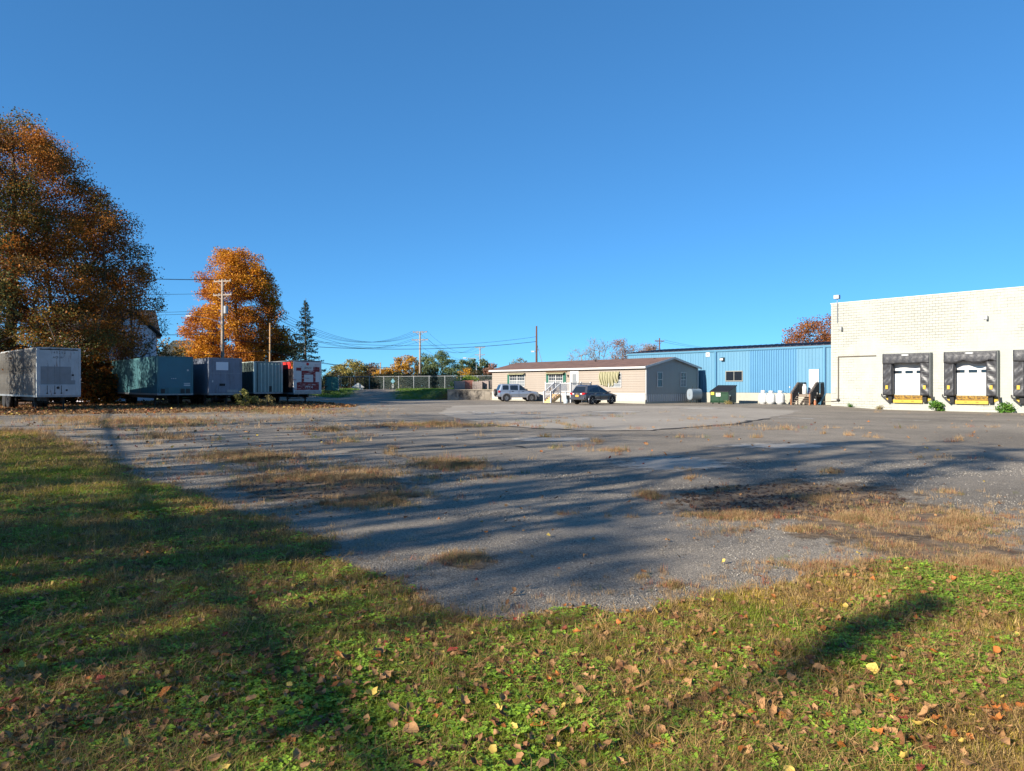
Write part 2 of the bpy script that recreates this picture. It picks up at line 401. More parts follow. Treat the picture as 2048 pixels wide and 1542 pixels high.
# the ground sheet itself
xs = np.concatenate([-np.geomspace(1800, 62, 22), np.arange(-60, 60.1, .75), np.geomspace(62, 1800, 22)])
ys = np.concatenate([-np.geomspace(600, 16, 10), np.arange(-14, 12, .4), np.arange(12, 82, 1.0), np.arange(82, 130, .6), np.geomspace(132, 2600, 26)])
X, Y = np.meshgrid(xs, ys); Z = ground_z(X, Y)
nx, ny = len(xs), len(ys)
idx = np.arange(nx * ny).reshape(ny, nx)
fc = np.stack([idx[:-1, :-1], idx[:-1, 1:], idx[1:, 1:], idx[1:, :-1]], -1).reshape(-1, 4)
me = bpy.data.meshes.new('ground'); me.from_pydata(np.stack([X, Y, Z], -1).reshape(-1, 3).tolist(), [], fc.tolist()); me.update()
# what covers it: thatch on the lawn, leaf litter under the left trees, green bank far off, bare ramp
lawn = np.array(lin(84, 68, 36)); litter = np.array(lin(104, 76, 50)); green = np.array(lin(92, 112, 52)); bare = np.array(lin(150, 134, 116)); straw = np.array(lin(166, 140, 98))
xf, yf = X.ravel(), Y.ravel()
c = np.tile(lawn, (len(xf), 1))
def over(c, col, k): return c * (1 - k[:, None]) + col * k[:, None]
c = over(c, litter, sstep((yf - 30) / 12) * sstep((-12 - xf) / 8))
c = over(c, straw, np.exp(-((yf - (47 + .7 * (xf + 18))) / 5.0) ** 2) * sstep((-10 - xf) / 4) * sstep((xf + 40) / 8) * .8)
c = over(c, green, sstep((yf - 83) / 4) * sstep((xf + 60) / 10))
c = over(c, bare, np.exp(-((xf + 17.8 + .12 * (yf - 95)) / 3.0) ** 4) * sstep((yf - 82) / 3))
c = over(c, litter, sstep((yf - 106) / 6) * .6)
ca = me.color_attributes.new('Col', 'FLOAT_COLOR', 'POINT'); ca.data.foreach_set('color', np.column_stack([c, np.ones(len(c))]).ravel().astype(np.float32))
def gext(m, n, b):
    a = n.nodes.new('ShaderNodeAttribute'); a.attribute_name = 'Col'; geo = n.nodes.new('ShaderNodeNewGeometry')
    cur = a.outputs['Color']
    for sc, lo, hi in ((3.5, .55, 1.35), (30, .5, 1.5), (.5, .75, 1.2)):
        q = n.nodes.new('ShaderNodeTexNoise'); q.inputs['Scale'].default_value = sc; q.inputs['Detail'].default_value = 8; n.links.new(geo.outputs['Position'], q.inputs['Vector'])
        r = n.nodes.new('ShaderNodeMapRange'); r.inputs[1].default_value = .3; r.inputs[2].default_value = .7; r.inputs[3].default_value = lo; r.inputs[4].default_value = hi; n.links.new(q.outputs[0], r.inputs[0])
        v = n.nodes.new('ShaderNodeVectorMath'); v.operation = 'SCALE'; n.links.new(cur, v.inputs[0]); n.links.new(r.outputs[0], v.inputs['Scale']); cur = v.outputs[0]
    n.links.new(cur, b.inputs['Base Color'])
    q = n.nodes.new('ShaderNodeTexNoise'); q.inputs['Scale'].default_value = 35; q.inputs['Detail'].default_value = 6; n.links.new(geo.outputs['Position'], q.inputs['Vector'])
    bp = n.nodes.new('ShaderNodeBump'); bp.inputs['Strength'].default_value = .9; bp.inputs['Distance'].default_value = .03; n.links.new(q.outputs[0], bp.inputs['Height']); n.links.new(bp.outputs[0], b.inputs['Normal'])
o = link_mesh('ground', me, mat('ground_cover', (.1, .1, .05), .95, extra=gext)); tag(o, kind='structure')

# ------------------------------------------------------------------ painted block building with loading docks
M_cmu = mat('cream_block_paint', lin(231, 233, 221, .44), .8, var=.09, vs=1.1, bump=.25, bs=26, world=True, dirt=(lin(150, 140, 116, .7), 1.1, .60, .16, .5, (1.6, 1.6, .35)))
M_mortar = mat('cracked_joint', lin(104, 94, 76), .95, var=.3, vs=6, world=True)
M_door = mat('white_door_panel', (.5, .5, .5), .45, var=.03, vs=3)
M_vinyl = mat('black_seal_vinyl', lin(52, 52, 55), .42, var=.35, vs=5, spec=.5, bump=.5, bs=7, dirt=(lin(110, 108, 108), 7, .6, .1, .5))
M_vinyl_d = mat('shelter_frame', lin(120, 124, 122), .6, var=.1)
M_tin = mat('coping_metal', lin(196, 190, 172), .5, var=.1)
D = empty('block_warehouse', (CX, CY, 0), ROT)
tag(D, 'cream painted concrete block warehouse with loading dock doors', 'warehouse')
WL, WH, WD = 34.0, 8.2, 30.0
SEALS = [4.25, 8.45, 12.65, 16.85, 21.05]
SW = 3.25
opens = [(x + .45, x + SW - .45, .95, 3.45) for x in SEALS]
mb = MB(); last = 0.0
for (a, b_, z0, z1) in opens:
    mb.box(last, a, .012, .3, -.6, WH); mb.box(a, b_, .012, .3, -.6, z0); mb.box(a, b_, .012, .3, z1, WH); last = b_
mb.box(last, WL, .012, .3, -.6, WH)
mb.build('wall', M_mortar, D)
MB().box(.01, .3, .3, WD, -.6, WH).build('side_wall', M_cmu, D)
MB().box(.3, WL, .3, WD, WH - .5, WH - .35).build('roof', mat('roofing', (.2, .2, .2), .9), D)
MB().box(-.04, WL, -.04, .34, WH, WH + .07).build('coping', M_tin, D)
MB().box(WL, WL + .3, 0, WD, -.6, WH).build('end_wall', M_cmu, D)
# each block of the front; joints open up where the paint has cracked
BW, BH = .406, .205
variants = []
for g in (.002, .005, .010, .016, .022):
    variants.append(MB().box(-BW / 2 + g / 3, BW / 2 - g / 3, 0, .012 + .03, -BH / 2 + g / 2, BH / 2 - g / 2).mesh('block', M_cmu))
half = [MB().box(-BW / 4 + g / 2, BW / 4 - g / 2, 0, .042, -BH / 2 + g / 2, BH / 2 - g / 2).mesh('half_block', M_cmu) for g in (.001, .006)]
blocks = []
nz_ = int((WH + .4) / BH)
for r in range(nz_):
    zc = WH - BH / 2 - r * BH
    for k in range(int(WL / BW) + 1):
        xc = k * BW + (BW / 2 if r % 2 else BW)
        if xc + BW / 2 > WL or xc > 24: continue
        if any(a - .1 < xc < b_ + .1 and z0 - .02 < zc < z1 + .02 for (a, b_, z0, z1) in opens): continue
        blocks.append((xc, zc))
def blk_var(x, z):
    crack = fbm(x * .35 + 4, z * .5 + 1, 3) + .30 * sstep((z - 4.2) / 1.5) + .12 * sstep((8 - x) / 3) - .12
    crack += .42 * (vn(x * 3.1, z * 5.3) - .5)
    return int(np.clip((crack - .42) / .32 * 4.99, 0, 4))
order = sorted([b for b in blocks if b[0] < 13.6], key=lambda b: -b[0])
single = set(order[:300])
mbs = MB()
for (x, z) in blocks:
    v = blk_var(x, z); dy = -.003 * vn(x * 7, z * 9)
    if (x, z) in single:
        o = link_mesh('block', variants[v], None, D); o.location = (x, dy, z)
    else:
        g = (.002, .005, .010, .016, .022)[v]
        mbs.box(x - BW / 2 + g / 3, x + BW / 2 - g / 3, dy, dy + .042, z - BH / 2 + g / 2, z + BH / 2 - g / 2)
x = BW / 4
for r in range(0, nz_):
    zc = WH - BH / 2 - r * BH
    if r % 2 == 0: mbs.box(0, BW / 2 - .003, 0, .042, zc - BH / 2 + .003, zc + BH / 2 - .003)
tag(mbs.build('block_courses', M_cmu, D, fix=False), kind='stuff')

M_rust_yel = mat('rusted_yellow_plate', lin(190, 148, 56, .55), .75, var=.3, vs=4, dirt=(lin(70, 48, 32), 9, .45, .12, .95))
def dock(x0, sag):
    R = D
    a, b_ = x0 + .45, x0 + SW - .45
    # sectional door
    dr = empty('dock_door'); dr.parent = R; dr.location = (x0 + SW / 2, .1, 0)
    hw = (b_ - a) / 2
    for i in range(5):
        z0 = .95 + i * .5
        MB().box(-hw, hw, 0, .05, z0 + .004, z0 + .496).build('door_panel', M_door, dr)
    for q in (-.78, 0, .78):
        MB().box(q - .27, q + .27, -.012, .02, 2.55, 2.76).build('window', M_glass, dr)
    s = empty('dock_seal'); s.parent = R; s.location = (x0, 0, 0)
    pr = .57
    for k, xx in enumerate((0, SW - .62)):
        m2 = MB(); nzr = 22                            # padded side curtain with diagonal folds
        rows = []
        for i in range(nzr + 1):
            z = .92 + (3.3 - .92) * i / nzr
            row = []
            for j in range(9):
                u = j / 8; xx2 = xx + .62 * u
                f = .035 * math.sin((z * 9 - u * 5 * (1 if k == 0 else -1))) * math.sin(math.pi * u) + .015 * (random.random() - .5)
                row.append((xx2, -pr - f, z))
            rows.append(row)
        base = len(m2.v)
        vs = [p for r_ in rows for p in r_] + [(p[0], -.02, p[2]) for r_ in rows for p in (r_[0], r_[-1])]
        fs = [(i * 9 + j, i * 9 + j + 1, (i + 1) * 9 + j + 1, (i + 1) * 9 + j) for i in range(nzr) for j in range(8)]
        q0 = (nzr + 1) * 9
        for i in range(nzr):
            fs.append((i * 9, (i + 1) * 9, q0 + 2 * (i + 1), q0 + 2 * i)); fs.append((i * 9 + 8, (i + 1) * 9 + 8, q0 + 2 * (i + 1) + 1, q0 + 2 * i + 1))
        fs.append(tuple([j for j in range(9)] + [q0 + 1, q0]))
        m2.add(vs, fs)
        pad = m2.build('side_pad', M_vinyl, s, smooth=True)
        MB().box(xx + .22, xx + .40, -pr - .06, -pr - .03, 1.38, 1.66).build('guide_patch', M_yellow, pad, bevel=.01)
        for zz in ((1.75, 2.05, 2.35, 2.65, 2.95) if k else ()):
            MB().box(xx + .12, xx + .52, -pr - .05, -pr - .03, zz, zz + .02).build('pleat', M_vinyl_d, pad)
    m2 = MB(); rows = []; nx2 = 40
    for i in range(9):
        z = 3.28 + .74 * i / 8
        rows.append([(SW * j / nx2, -pr - .03 - .035 * abs(math.sin(j * .55 + .5 * math.sin(i))) * math.sin(math.pi * min(1, (i + 1) / 7)) - .01 * random.random(), z - (sag * .12 * math.sin(math.pi * j / nx2 * 4) if i == 0 else 0)) for j in range(nx2 + 1)])
    W1 = nx2 + 1
    vs = [p for r_ in rows for p in r_] + [(p[0], -.02, p[2]) for p in rows[0]] + [(p[0], -.02, p[2]) for p in rows[-1]]
    fs = [(i * W1 + j, i * W1 + j + 1, (i + 1) * W1 + j + 1, (i + 1) * W1 + j) for i in range(8) for j in range(nx2)]
    q0 = 9 * W1
    fs += [(j, j + 1, q0 + j + 1, q0 + j) for j in range(nx2)] + [(8 * W1 + j, 8 * W1 + j + 1, q0 + W1 + j + 1, q0 + W1 + j) for j in range(nx2)]
    fs += [tuple([i * W1 for i in range(9)] + [q0 + W1, q0]), tuple([i * W1 + nx2 for i in range(9)] + [q0 + W1 + nx2, q0 + nx2])]
    m2.add(vs, fs); hd = m2.build('head_curtain', M_vinyl, s, smooth=True)
    MB().box(SW / 2 - .25, SW / 2 + .25, -pr - .10, -pr - .07, 3.84, 3.95).build('maker_plate', M_white, hd)
    MB().box(SW / 2 - .13, SW / 2 + .15, -pr - .104, -pr - .1005, 3.885, 3.905).build('plate_print', mat('grey_print', (.25, .25, .26), .7), hd)
    for sx in (-1, 1): MB().box(SW / 2 + sx * .21 - .02, SW / 2 + sx * .21 + .02, -pr - .104, -pr - .1005, 3.86, 3.92).build('plate_print', M_print, hd)
    for dx in (-.035, SW + .005): MB().box(dx, dx + .03, -pr + .05, -.02, .9, 4.04).build('side_frame', M_vinyl_d if dx > 0 else M_white, s)
    for xx in (-.1, SW + .1):
        g = MB(); sg = 1 if xx < 0 else -1
        g.bar((xx, -.45, 1.02), (xx, -.45, .85), .1, .1); g.bar((xx, -.45, .86), (xx + .42 * (1 if xx < 0 else .15), -.3, .4), .11, .11)
        g.build('corner_guard', M_darkmetal, s)
    lv = empty('dock_leveler'); lv.parent = R; lv.location = (x0 + SW / 2, 0, 0)
    MB().box(-.98, .98, -.10, .06, .62, .93).build('lip_plate', M_rust_yel, lv)
    MB().box(-1.02, 1.02, -.2, -.11, .36, .60).build('toe_plate', M_yellow, lv)
    for q in (-.35, .35): MB().box(q - .09, q + .09, -.205, -.199, .47, .50).build('slot', M_black, lv)
    for q in (-1.2, 1.2):
        MB().box(q - .14, q + .14, -.32, -.05, .42, .92).build('bumper', M_black, lv, bevel=.02)
        MB().prism([(q, .42), (q + math.copysign(.38, q), .62), (q + math.copysign(.38, q), .78), (q, .82)], -.06, -.03).build('side_plate', M_yellow, lv)
for i, x0 in enumerate(SEALS): dock(x0, (.3, 1, .5, 0, 0)[i])
fl = empty('flood_light', ); fl.parent = D; fl.location = (.55, -.1, WH + .07)
MB().box(-.22, .22, -.2, .1, .28, .6).build('lamp_housing', M_galv, fl, bevel=.02)
MB().box(-.17, .17, -.215, -.2, .33, .56).build('lens', M_white, fl)
MB().tube([(0, 0, -1.6), (0, 0, .3)], .025).build('conduit', M_galv, fl)
for (xx, zz) in ((.9, 6.15), (11.0, 6.3)):
    q = empty('wall_lamp'); q.parent = D; q.location = (xx, 0, zz)
    MB().box(-.07, .07, -.3, -.05, -.12, .16).build('lamp_housing', M_galv, q, bevel=.02)
    MB().bar((-.25, -.05, -.05), (0, -.05, -.05), .05, .05).build('bracket', M_galv, q)
M_pipe = mat('brown_gas_pipe', lin(108, 98, 84), .6)
MB().tube([(3.55, -.08, 3.95), (.62, -.08, 3.95)], .035).tube([(.62, -.08, 3.95), (.62, -.08, .45)], .04).tube([(.62, -.08, .42), (-.6, -.08, .32)], .025).build('gas_pipe', M_pipe, D)
MB().lathe([(.02, .36), (.12, .46), (.12, .56), (.03, .6)], (.62, -.1, 0), 8).build('pipe_valve', M_darkmetal, D)
MB().box(.05, .42, -.05, -.005, 1.0, 1.5).build('utility_box', M_cmu, D)
# ------------------------------------------------------------------ blue metal building
M_blue = mat('blue_sheet', lin(116, 172, 204, .56), .45, var=.07, vs=.7, st=(3, 3, .4), spec=.4, dirt=(lin(96, 140, 168, .7), 1.2, .6, .2, .5, (2, 2, .25)))
M_blue2 = mat('newer_blue_sheet', lin(104, 166, 208, .57), .38, var=.05, vs=.7, spec=.5)
M_bluetrim = mat('blue_trim', lin(100, 160, 192, .68), .45, var=.08)
M_bluedark = mat('blue_downspout', lin(52, 100, 140, .9), .5)
M_found = mat('cream_foundation', lin(226, 222, 204, .46), .85, var=.1, vs=2, bump=.3, dirt=(lin(140, 126, 100), 2.5, .6, .15, .6))
M_roofsteel = mat('grey_roof_sheet', lin(82, 84, 92), .4, metal=.3, var=.15)
Bq = empty('blue_metal_building', (CX, CY, 0), ROT)
tag(Bq, 'blue ribbed metal shed adjoining the cream block warehouse', 'shed')
BL = 23.7; BH0, BH1 = 1.0, 4.92; YB = 2.7
MB().box(-BL, -.02, YB + .03, 16, .98, BH1).build('wall', M_blue, Bq)
MB().box(-BL, -.02, YB - .06, 16.1, -.3, BH0 - .02).build('foundation', M_found, Bq)
def panel(x0, x1, rib, m, dep):
    mb = MB(); pts = [(x0, 0)]; n = max(1, round((x1 - x0) / rib)); st = (x1 - x0) / n
    for i in range(n):
        c = x0 + (i + .5) * st; h = min(.05, st * .2)
        pts += [(c - h, 0), (c - h * .55, -dep), (c + h * .55, -dep), (c + h, 0)]
    pts.append((x1, 0))
    k = len(pts); vs = [(p[0], YB + p[1], BH0) for p in pts] + [(p[0], YB + p[1], BH1) for p in pts]
    mb.add(vs, [(i, i + 1, k + i + 1, k + i) for i in range(k - 1)])
    mb.build('wall_panel', m, Bq, fix=False)
x = -BL
while x < -.05:
    x1 = min(x + .92, -.02)
    deep = -8.95 < (x + x1) / 2 < -4.2
    panel(x, x1 - .004, .23 if deep else .305, M_blue2 if deep else M_blue, .06 if deep else .03)
    x += .92
MB().box(-BL - .05, -.03, YB - .1, YB + .02, BH1 - .03, BH1 + .17).build('eave_fascia', M_bluetrim, Bq)
MB().box(-BL - .05, -.03, YB - .14, YB - .05, BH1 + .03, BH1 + .13).build('gutter', M_bluetrim, Bq)
rf = MB().prism([(YB - .16, BH1 + .19), (9, BH1 + .8), (16.1, BH1 + .19), (16.1, BH1 + .15), (9, BH1 + .75), (YB - .16, BH1 + .14)], -BL - .1, -.03, 'x').build('roof', M_roofsteel, Bq)
for i in range(40):
    xx = -BL + .2 + i * .6
    if xx < -.2: MB().prism([(YB - .17, BH1 + .195), (8.9, BH1 + .79), (8.9, BH1 + .85), (YB - .17, BH1 + .25)], xx, xx + .06, 'x').build('roof_rib', M_roofsteel, rf)
for xx in (-12.6, -1.85):
    d = MB().box(xx - .06, xx + .06, YB - .16, YB - .045, .35 if xx < -5 else .9, BH1).build('downspout', M_bluetrim, Bq)
    MB().box(xx + .062, xx + .12, YB - .12, YB - .045, .36 if xx < -5 else .9, BH1 - .05).build('downspout_back', M_bluedark, d)
MB().bar((-1.85, YB - .14, .92), (-2.07, YB - .55, .02), .16, .12).build('downspout_elbow', M_bluetrim, Bq)
# window
wn = empty('window'); wn.parent = Bq; wn.location = (-10.6, YB, 2.54)
M_alu = mat('window_aluminium', lin(150, 150, 142), .4, metal=.4)
for (a, b_, c, d) in ((-.92, .92, .42, .5), (-.92, .92, -.5, -.42), (-.92, -.85, -.42, .42), (.85, .92, -.42, .42), (-.03, .03, -.42, .42)):
    MB().box(a, b_, -.07, .01, c, d).build('frame', M_alu, wn)
for a in (-.85, .03): MB().box(a, a + .82, -.035, -.02, -.42, .42).build('pane', M_glass, wn)
# door with its notice
dr = empty('door'); dr.parent = Bq; dr.location = (-2.8, YB, .95)
M_doorw = mat('white_steel_door', (.52, .52, .51), .45, var=.03)
MB().box(-.44, .44, -.06, .0, 0, 2.1).build('leaf', M_doorw, dr)
for (a, b_, c, d) in ((-.5, -.44, 0, 2.16), (.44, .5, 0, 2.16), (-.44, .44, 2.1, 2.16)): MB().box(a, b_, -.075, .01, c, d).build('frame', M_bluetrim, dr)
MB().box(.33, .38, -.12, -.06, 1.0, 1.06).build('handle', M_darkmetal, dr)
MB().box(-.16, .06, -.064, -.061, 1.76, 1.79).box(-.08, -.05, -.064, -.061, 1.70, 1.74).box(-.1, -.01, -.064, -.061, 1.62, 1.67).build('notice', M_red, dr)
MB().box(.22, .36, -.064, -.061, 1.63, 1.65).build('notice', M_red, dr)
# wall light, number sign
q = empty('wall_lamp'); q.parent = Bq; q.location = (-11.8, YB, 4.15)
MB().prism([(-.3, -.12), (-.3, .1), (-.02, .18), (-.02, -.12)], -.2, .2, 'x').build('lamp_housing', M_darkmetal, q)
MB().box(-.17, .17, -.32, -.29, -.1, .08).build('lens', M_white, q)
q = MB().box(-13.72, -13.28, YB - .06, YB - .03, 4.44, 4.86).build('number_sign', M_white, Bq)
text('number', '8', .26, M_print, q, (-13.5, YB - .064, 4.65), (math.radians(90), 0, 0), .002)
MB().box(-5.06, -4.94, YB - .06, YB - .03, 1.45, 1.57).build('outlet_cover', M_white, Bq)

# ------------------------------------------------------------------ entry steps by the white door
def wl(x, y, z=0.0, C=(CX, CY)): return (C[0] + RX * x + EX * y, C[1] + RY * x + EY * y, z)
S = empty('entry_steps', wl(-1.45, YB - .07), ROT); tag(S, 'weathered wooden steps and landing below the white steel door', 'steps')
for i in range(8): MB().box(-2.1, -.5, -1.25 + i * .165, -1.25 + i * .165 + .155, .86, .9).build('deck_board', M_wood_grey, S)
MB().box(-2.1, -.5, -1.30, -1.26, .68, .9).build('rim_board', M_wood_grey, S)
for i in range(4): MB().box(-2.02, -.62, -2.32 + i * .26, -2.05 + i * .26, .17 + i * .17, .21 + i * .17).build('tread', M_wood_grey, S)
for xx in (-2.06, -1.33, -.6): MB().prism([(-2.36, 0), (-2.36, .16), (-1.3, .85), (-1.3, .6), (-2.1, 0)], xx - .02, xx + .02, 'x').build('stringer', M_wood_grey, S)
for xx in (-2.12, -.48):
    for (yy, z1) in ((-2.36, .95), (-1.28, 1.88), (-.08, 1.88)): MB().box(xx - .045, xx + .045, yy - .045, yy + .045, 0, z1).build('post', M_wood_red if yy < -2 else M_wood_grey, S)
    M_rail = mat('dark_rail_wood', lin(92, 84, 78), .85, var=.3, vs=5)
    MB().bar((xx, -2.42, .98), (xx, -1.25, 1.9), .14, .05).build('hand_rail', M_rail, S); MB().bar((xx, -1.27, 1.91), (xx, -.02, 1.91), .14, .05).build('hand_rail', M_rail, S)
    for k in range(9):
        yy = -2.28 + k * .13 if k < 8 else -1.2
        z1 = .98 + (yy + 2.42) / 1.17 * .92
        MB().box(xx + .05, xx + .09, yy - .045, yy + .045, z1 - .88, z1 - .03).build('baluster', M_rail, S)
    for k in range(5 if xx < -1 else 7):
        if xx > -1 and k == 2: continue
        yy = -1.12 + k * .16
        MB().box(xx + .05, xx + .09, yy - .05, yy + .05, .7, 1.87).build('baluster', M_rail, S)
MB().box(-2.1, -.5, -.12, -.05, 0, .66).build('back_skirt', M_darkmetal, S)
c = empty('gas_cylinder', wl(-3.23, 1.88, .905)); tag(c, 'tall white gas cylinder standing on the wooden landing', 'gas cylinder')
M_tank = mat('white_tank_paint', (.53, .54, .53), .35, var=.04, vs=3, dirt=(lin(150, 140, 120), 4, .68, .1, .4))
MB().lathe([(.16, 0), (.185, .04), (.185, .62), (.15, .72), (.06, .76)], n=20).build('tank', M_tank, c, smooth=True)
MB().lathe([(.11, .7), (.13, .72), (.13, .86), (.11, .86)], n=16).build('collar', M_tank, c, smooth=True)
MB().lathe([(.03, .74), (.03, .84), (.05, .85)], n=8).build('valve', M_galv, c)
c = empty('navy_bucket', wl(-2.77, 1.88, .905)); tag(c, 'navy blue bucket on the landing by the white door', 'bucket')
M_navy = mat('navy_plastic', lin(28, 44, 92), .5, var=.15)
MB().lathe([(.13, 0), (.16, .27), (.17, .28), (.17, .3), (.15, .3), (.12, .03)], n=18).build('pail', M_navy, c, smooth=True)
MB().tube([(-.165, 0, .27), (-.12, -.1, .33), (0, -.15, .35), (.12, -.1, .33), (.165, 0, .27)], .006, 6).build('handle', M_galv, c)
c = tag(empty('gas_bottle', wl(-1.80, 0.88, 0)), 'small rusty bottle standing under the steps railing', 'bottle')
MB().lathe([(.1, 0), (.11, .03), (.11, .3), (.05, .4), (.05, .46)], n=14).build('body', mat('rusty_paint', lin(176, 112, 78), .7, var=.3, vs=8), c, smooth=True)
MB().lathe([(.06, .44), (.07, .45), (.07, .52), (.05, .53)], n=10).build('collar', M_white, c, smooth=True)

# propane tanks
for i, (xx, lab) in enumerate(((-6.5, 'white upright propane tank on a timber pad, end nearest the dumpster'), (-5.69, 'white upright propane tank standing between two others'), (-4.87, 'white upright propane tank nearest the wooden steps'))):
    c = empty('propane_tank', wl(xx, .8 - .1 * (i == 1), .03), ROT); tag(c, lab, 'propane tank', 'propane tanks by the blue wall')
    top = (1.0, .97, .98)[i]
    MB().lathe([(.2, .03), (.31, .07), (.375, .18), (.38, .25), (.38, top - .3), (.36, top - .18), (.28, top - .07), (.16, top - .02), (.05, top)], n=28).build('tank', M_tank, c, smooth=True)
    MB().lathe([(.25, 0), (.27, 0), (.27, .1), (.25, .1)], n=20).build('foot_ring', M_tank, c, smooth=True)
    MB().lathe([(.17, top - .06), (.19, top - .05), (.19, top + .2), (.17, top + .2)], n=20).build('collar', M_tank, c, smooth=True)
    MB().box(-.04, .04, -.2, -.185, top + .06, top + .12).build('collar_opening', M_black, c)
    MB().tube([(0, 0, top - .01), (0, 0, top + .12), (.2, .1, top + .14), (.4, .5, top - .1)], .014, 6).build('hose', M_darkmetal, c)
    if i: MB().box(-.15, .1, -.386, -.381, .62, .66).build('warning_print', M_red, c); MB().box(-.12, .12, -.387, -.3815, .72, .735).build('warning_print', mat('blue_print', lin(90, 110, 150)), c)
o = MB().box(-.7, .7, -.5, .45, -.08, .026).build('timber_pad', M_wood_grey); o.location = wl(-6.3, .75, .0); o.rotation_euler = (0, 0, ROT); tag(o, 'low weathered timber pad under the propane tanks', 'timber pad')

# dumpster
M_dgreen = mat('dumpster_green', lin(30, 68, 46, .75), .55, var=.18, vs=3, dirt=(lin(84, 80, 62), 5, .62, .12, .6))
M_dgrey = mat('faded_dumpster_side', lin(96, 112, 104, .9), .6, var=.2, vs=3)
M_lid = mat('black_lid', (.02, .02, .024), .45, var=.2)
dc = empty('dumpster', wl(-9.19, -1.86, .0), ROT); tag(dc, 'green slope lidded dumpster with warning stickers beside the blue wall', 'dumpster')
prof = [(0.06, .12), (0, .3), (0, 1.08), (.32, 1.28), (1.22, 1.6), (1.24, .12)]
MB().prism(prof, -.93, .93, 'x').build('bin', M_dgreen, dc, bevel=.012)
MB().prism([(.03, .14), (.03, 1.05), (.3, 1.24), (1.21, 1.56), (1.21, .14)], .931, .945, 'x').build('side_panel', M_dgrey, dc)
lid = MB().prism([(-.05, 1.08), (-.05, 1.13), (1.28, 1.68), (1.28, 1.62)], -.98, .98, 'x').build('lid', M_lid, dc)
for i in range(11): MB().prism([(-.04, 1.132), (-.04, 1.16), (1.26, 1.70), (1.26, 1.674)], -.9 + i * .18, -.86 + i * .18, 'x').build('lid_rib', M_lid, lid)
MB().box(-.95, .96, -.05, 0.001, .96, 1.04).build('rim', M_dgreen, dc)
for xx in (-.9, -.06, .84): MB().box(xx, xx + .07, -.04, .002, .2, .96).build('stiffener', M_dgreen, dc)
MB().box(.946, 1.06, .15, .95, .72, .82).build('fork_pocket', M_dgrey, dc); MB().box(.947, 1.05, .08, .3, .42, .7).build('fork_pocket', M_black, dc); MB().box(.946, 1.06, .3, 1.0, .36, .5).build('fork_pocket', M_dgrey, dc)
MB().box(-.82, -.5, -.055, -.042, .82, 1.06).build('yellow_sticker', mat('sticker_yellow', lin(240, 190, 70)), dc)
st = MB().box(-.3, .18, -.06, -.043, .68, 1.0).build('white_sticker', M_white, dc)
for i, (z_, w_) in enumerate(((.92, .17), (.85, .2), (.78, .14))): MB().box(-.06 - w_, -.06 + w_, -.0635, -.0605, z_, z_ + .022 + .014 * (i == 0)).build('sticker_print', M_red if i != 1 else M_print, st)
for xx in (-.75, .75):
    for yy in (.15, 1.1):
        MB().lathe([(.07, -.03), (.07, .03)], (xx, yy, .07), 12, 'x').build('caster', M_black, dc)

# ------------------------------------------------------------------ manufactured home used as an office
HX, HY = 12.0, 65.28; HL, HW, HE, HP = 23.0, 8.2, 3.43, 4.30
M_siding = mat('beige_vinyl_siding', lin(203, 189, 174, .5), .6, var=.05, vs=1.5, spec=.3)
M_siding_g = mat('grey_vinyl_siding', lin(160, 158, 154, .75), .5, var=.05, vs=1.5, spec=.5)
M_skirt = mat('white_skirting', lin(238, 232, 220, .5), .6, var=.05)
M_shing = mat('brown_shingle', lin(110, 84, 74), .95, var=.25, vs=1.2, st=(1, 2, 2), bump=.5, bs=18, dirt=(lin(70, 58, 54), .7, .5, .2, .6))
M_trim = mat('white_trim', (.5, .495, .48), .5, var=.03)
M_shut = mat('green_shutter', lin(40, 92, 78), .55)
Hm = empty('office_home', (HX, HY, .066), ROT); Hm.scale = (.96, .96, .96); tag(Hm, 'beige sided single storey manufactured home with brown shingle roof', 'house')
MB().box(-HL, 0, .03, HW, .1, HE).prism([(.03, HE), (HW, HE), (HW / 2, HP - .03)], -HL, 0, 'x').build('wall', M_siding_g, Hm)
nb = 11; hb = (HE - .86) / nb
board = MB().prism([(.028, 0), (-.026, .002), (.006, hb), (.028, hb)], -HL, 0, 'x').mesh('siding_board', M_siding)
for i in range(nb):
    o = link_mesh('siding_board', board, None, Hm); o.location = (0, 0, .86 + i * hb)
n2 = 17
for i in range(n2 + 5):
    z = .86 + i * .16
    if z > HP - .2: break
    ins = max(0, (z + .08 - HE) / (HP - HE) * HW / 2)
    MB().prism([(-.002, 0), (.034, .002), (.006, .16), (-.002, .16)], ins + .02, HW - ins, 'y').build('siding_board', M_siding_g, Hm).location = (0, 0, z)
MB().box(-HL, .0, -.03, .03, .12, .84).build('skirting', M_skirt, Hm)
for i in range(60): MB().box(-HL + .1 + i * .38, -HL + .14 + i * .38, -.042, -.031, .12, .83).build('skirt_rib', M_skirt, Hm)
MB().box(.001, .025, .03, HW, .12, .84).build('end_skirting', M_siding_g, Hm)
for i in range(26): MB().box(.026, .05, .25 + i * .305, .36 + i * .305, .13, .82).build('skirt_rib', mat('pale_skirt_rib', lin(200, 200, 200, .9), .4), Hm)
MB().box(-HL - .02, .03, -.05, HW, -.2, .11).build('foundation', M_found, Hm)
MB().box(-HL - .02, .05, -.06, .0, .84, .9).build('belt_trim', M_trim, Hm)
sl_ = (HP - HE) / (HW / 2); ov = .32
rf = MB().prism([(-ov, HE - ov * sl_ + .02), (HW / 2, HP + .02), (HW + ov, HE - ov * sl_ + .02), (HW + ov, HE - ov * sl_ + .10), (HW / 2, HP + .12), (-ov, HE - ov * sl_ + .10)], -HL - .25, .25, 'x').build('roof', M_shing, Hm)
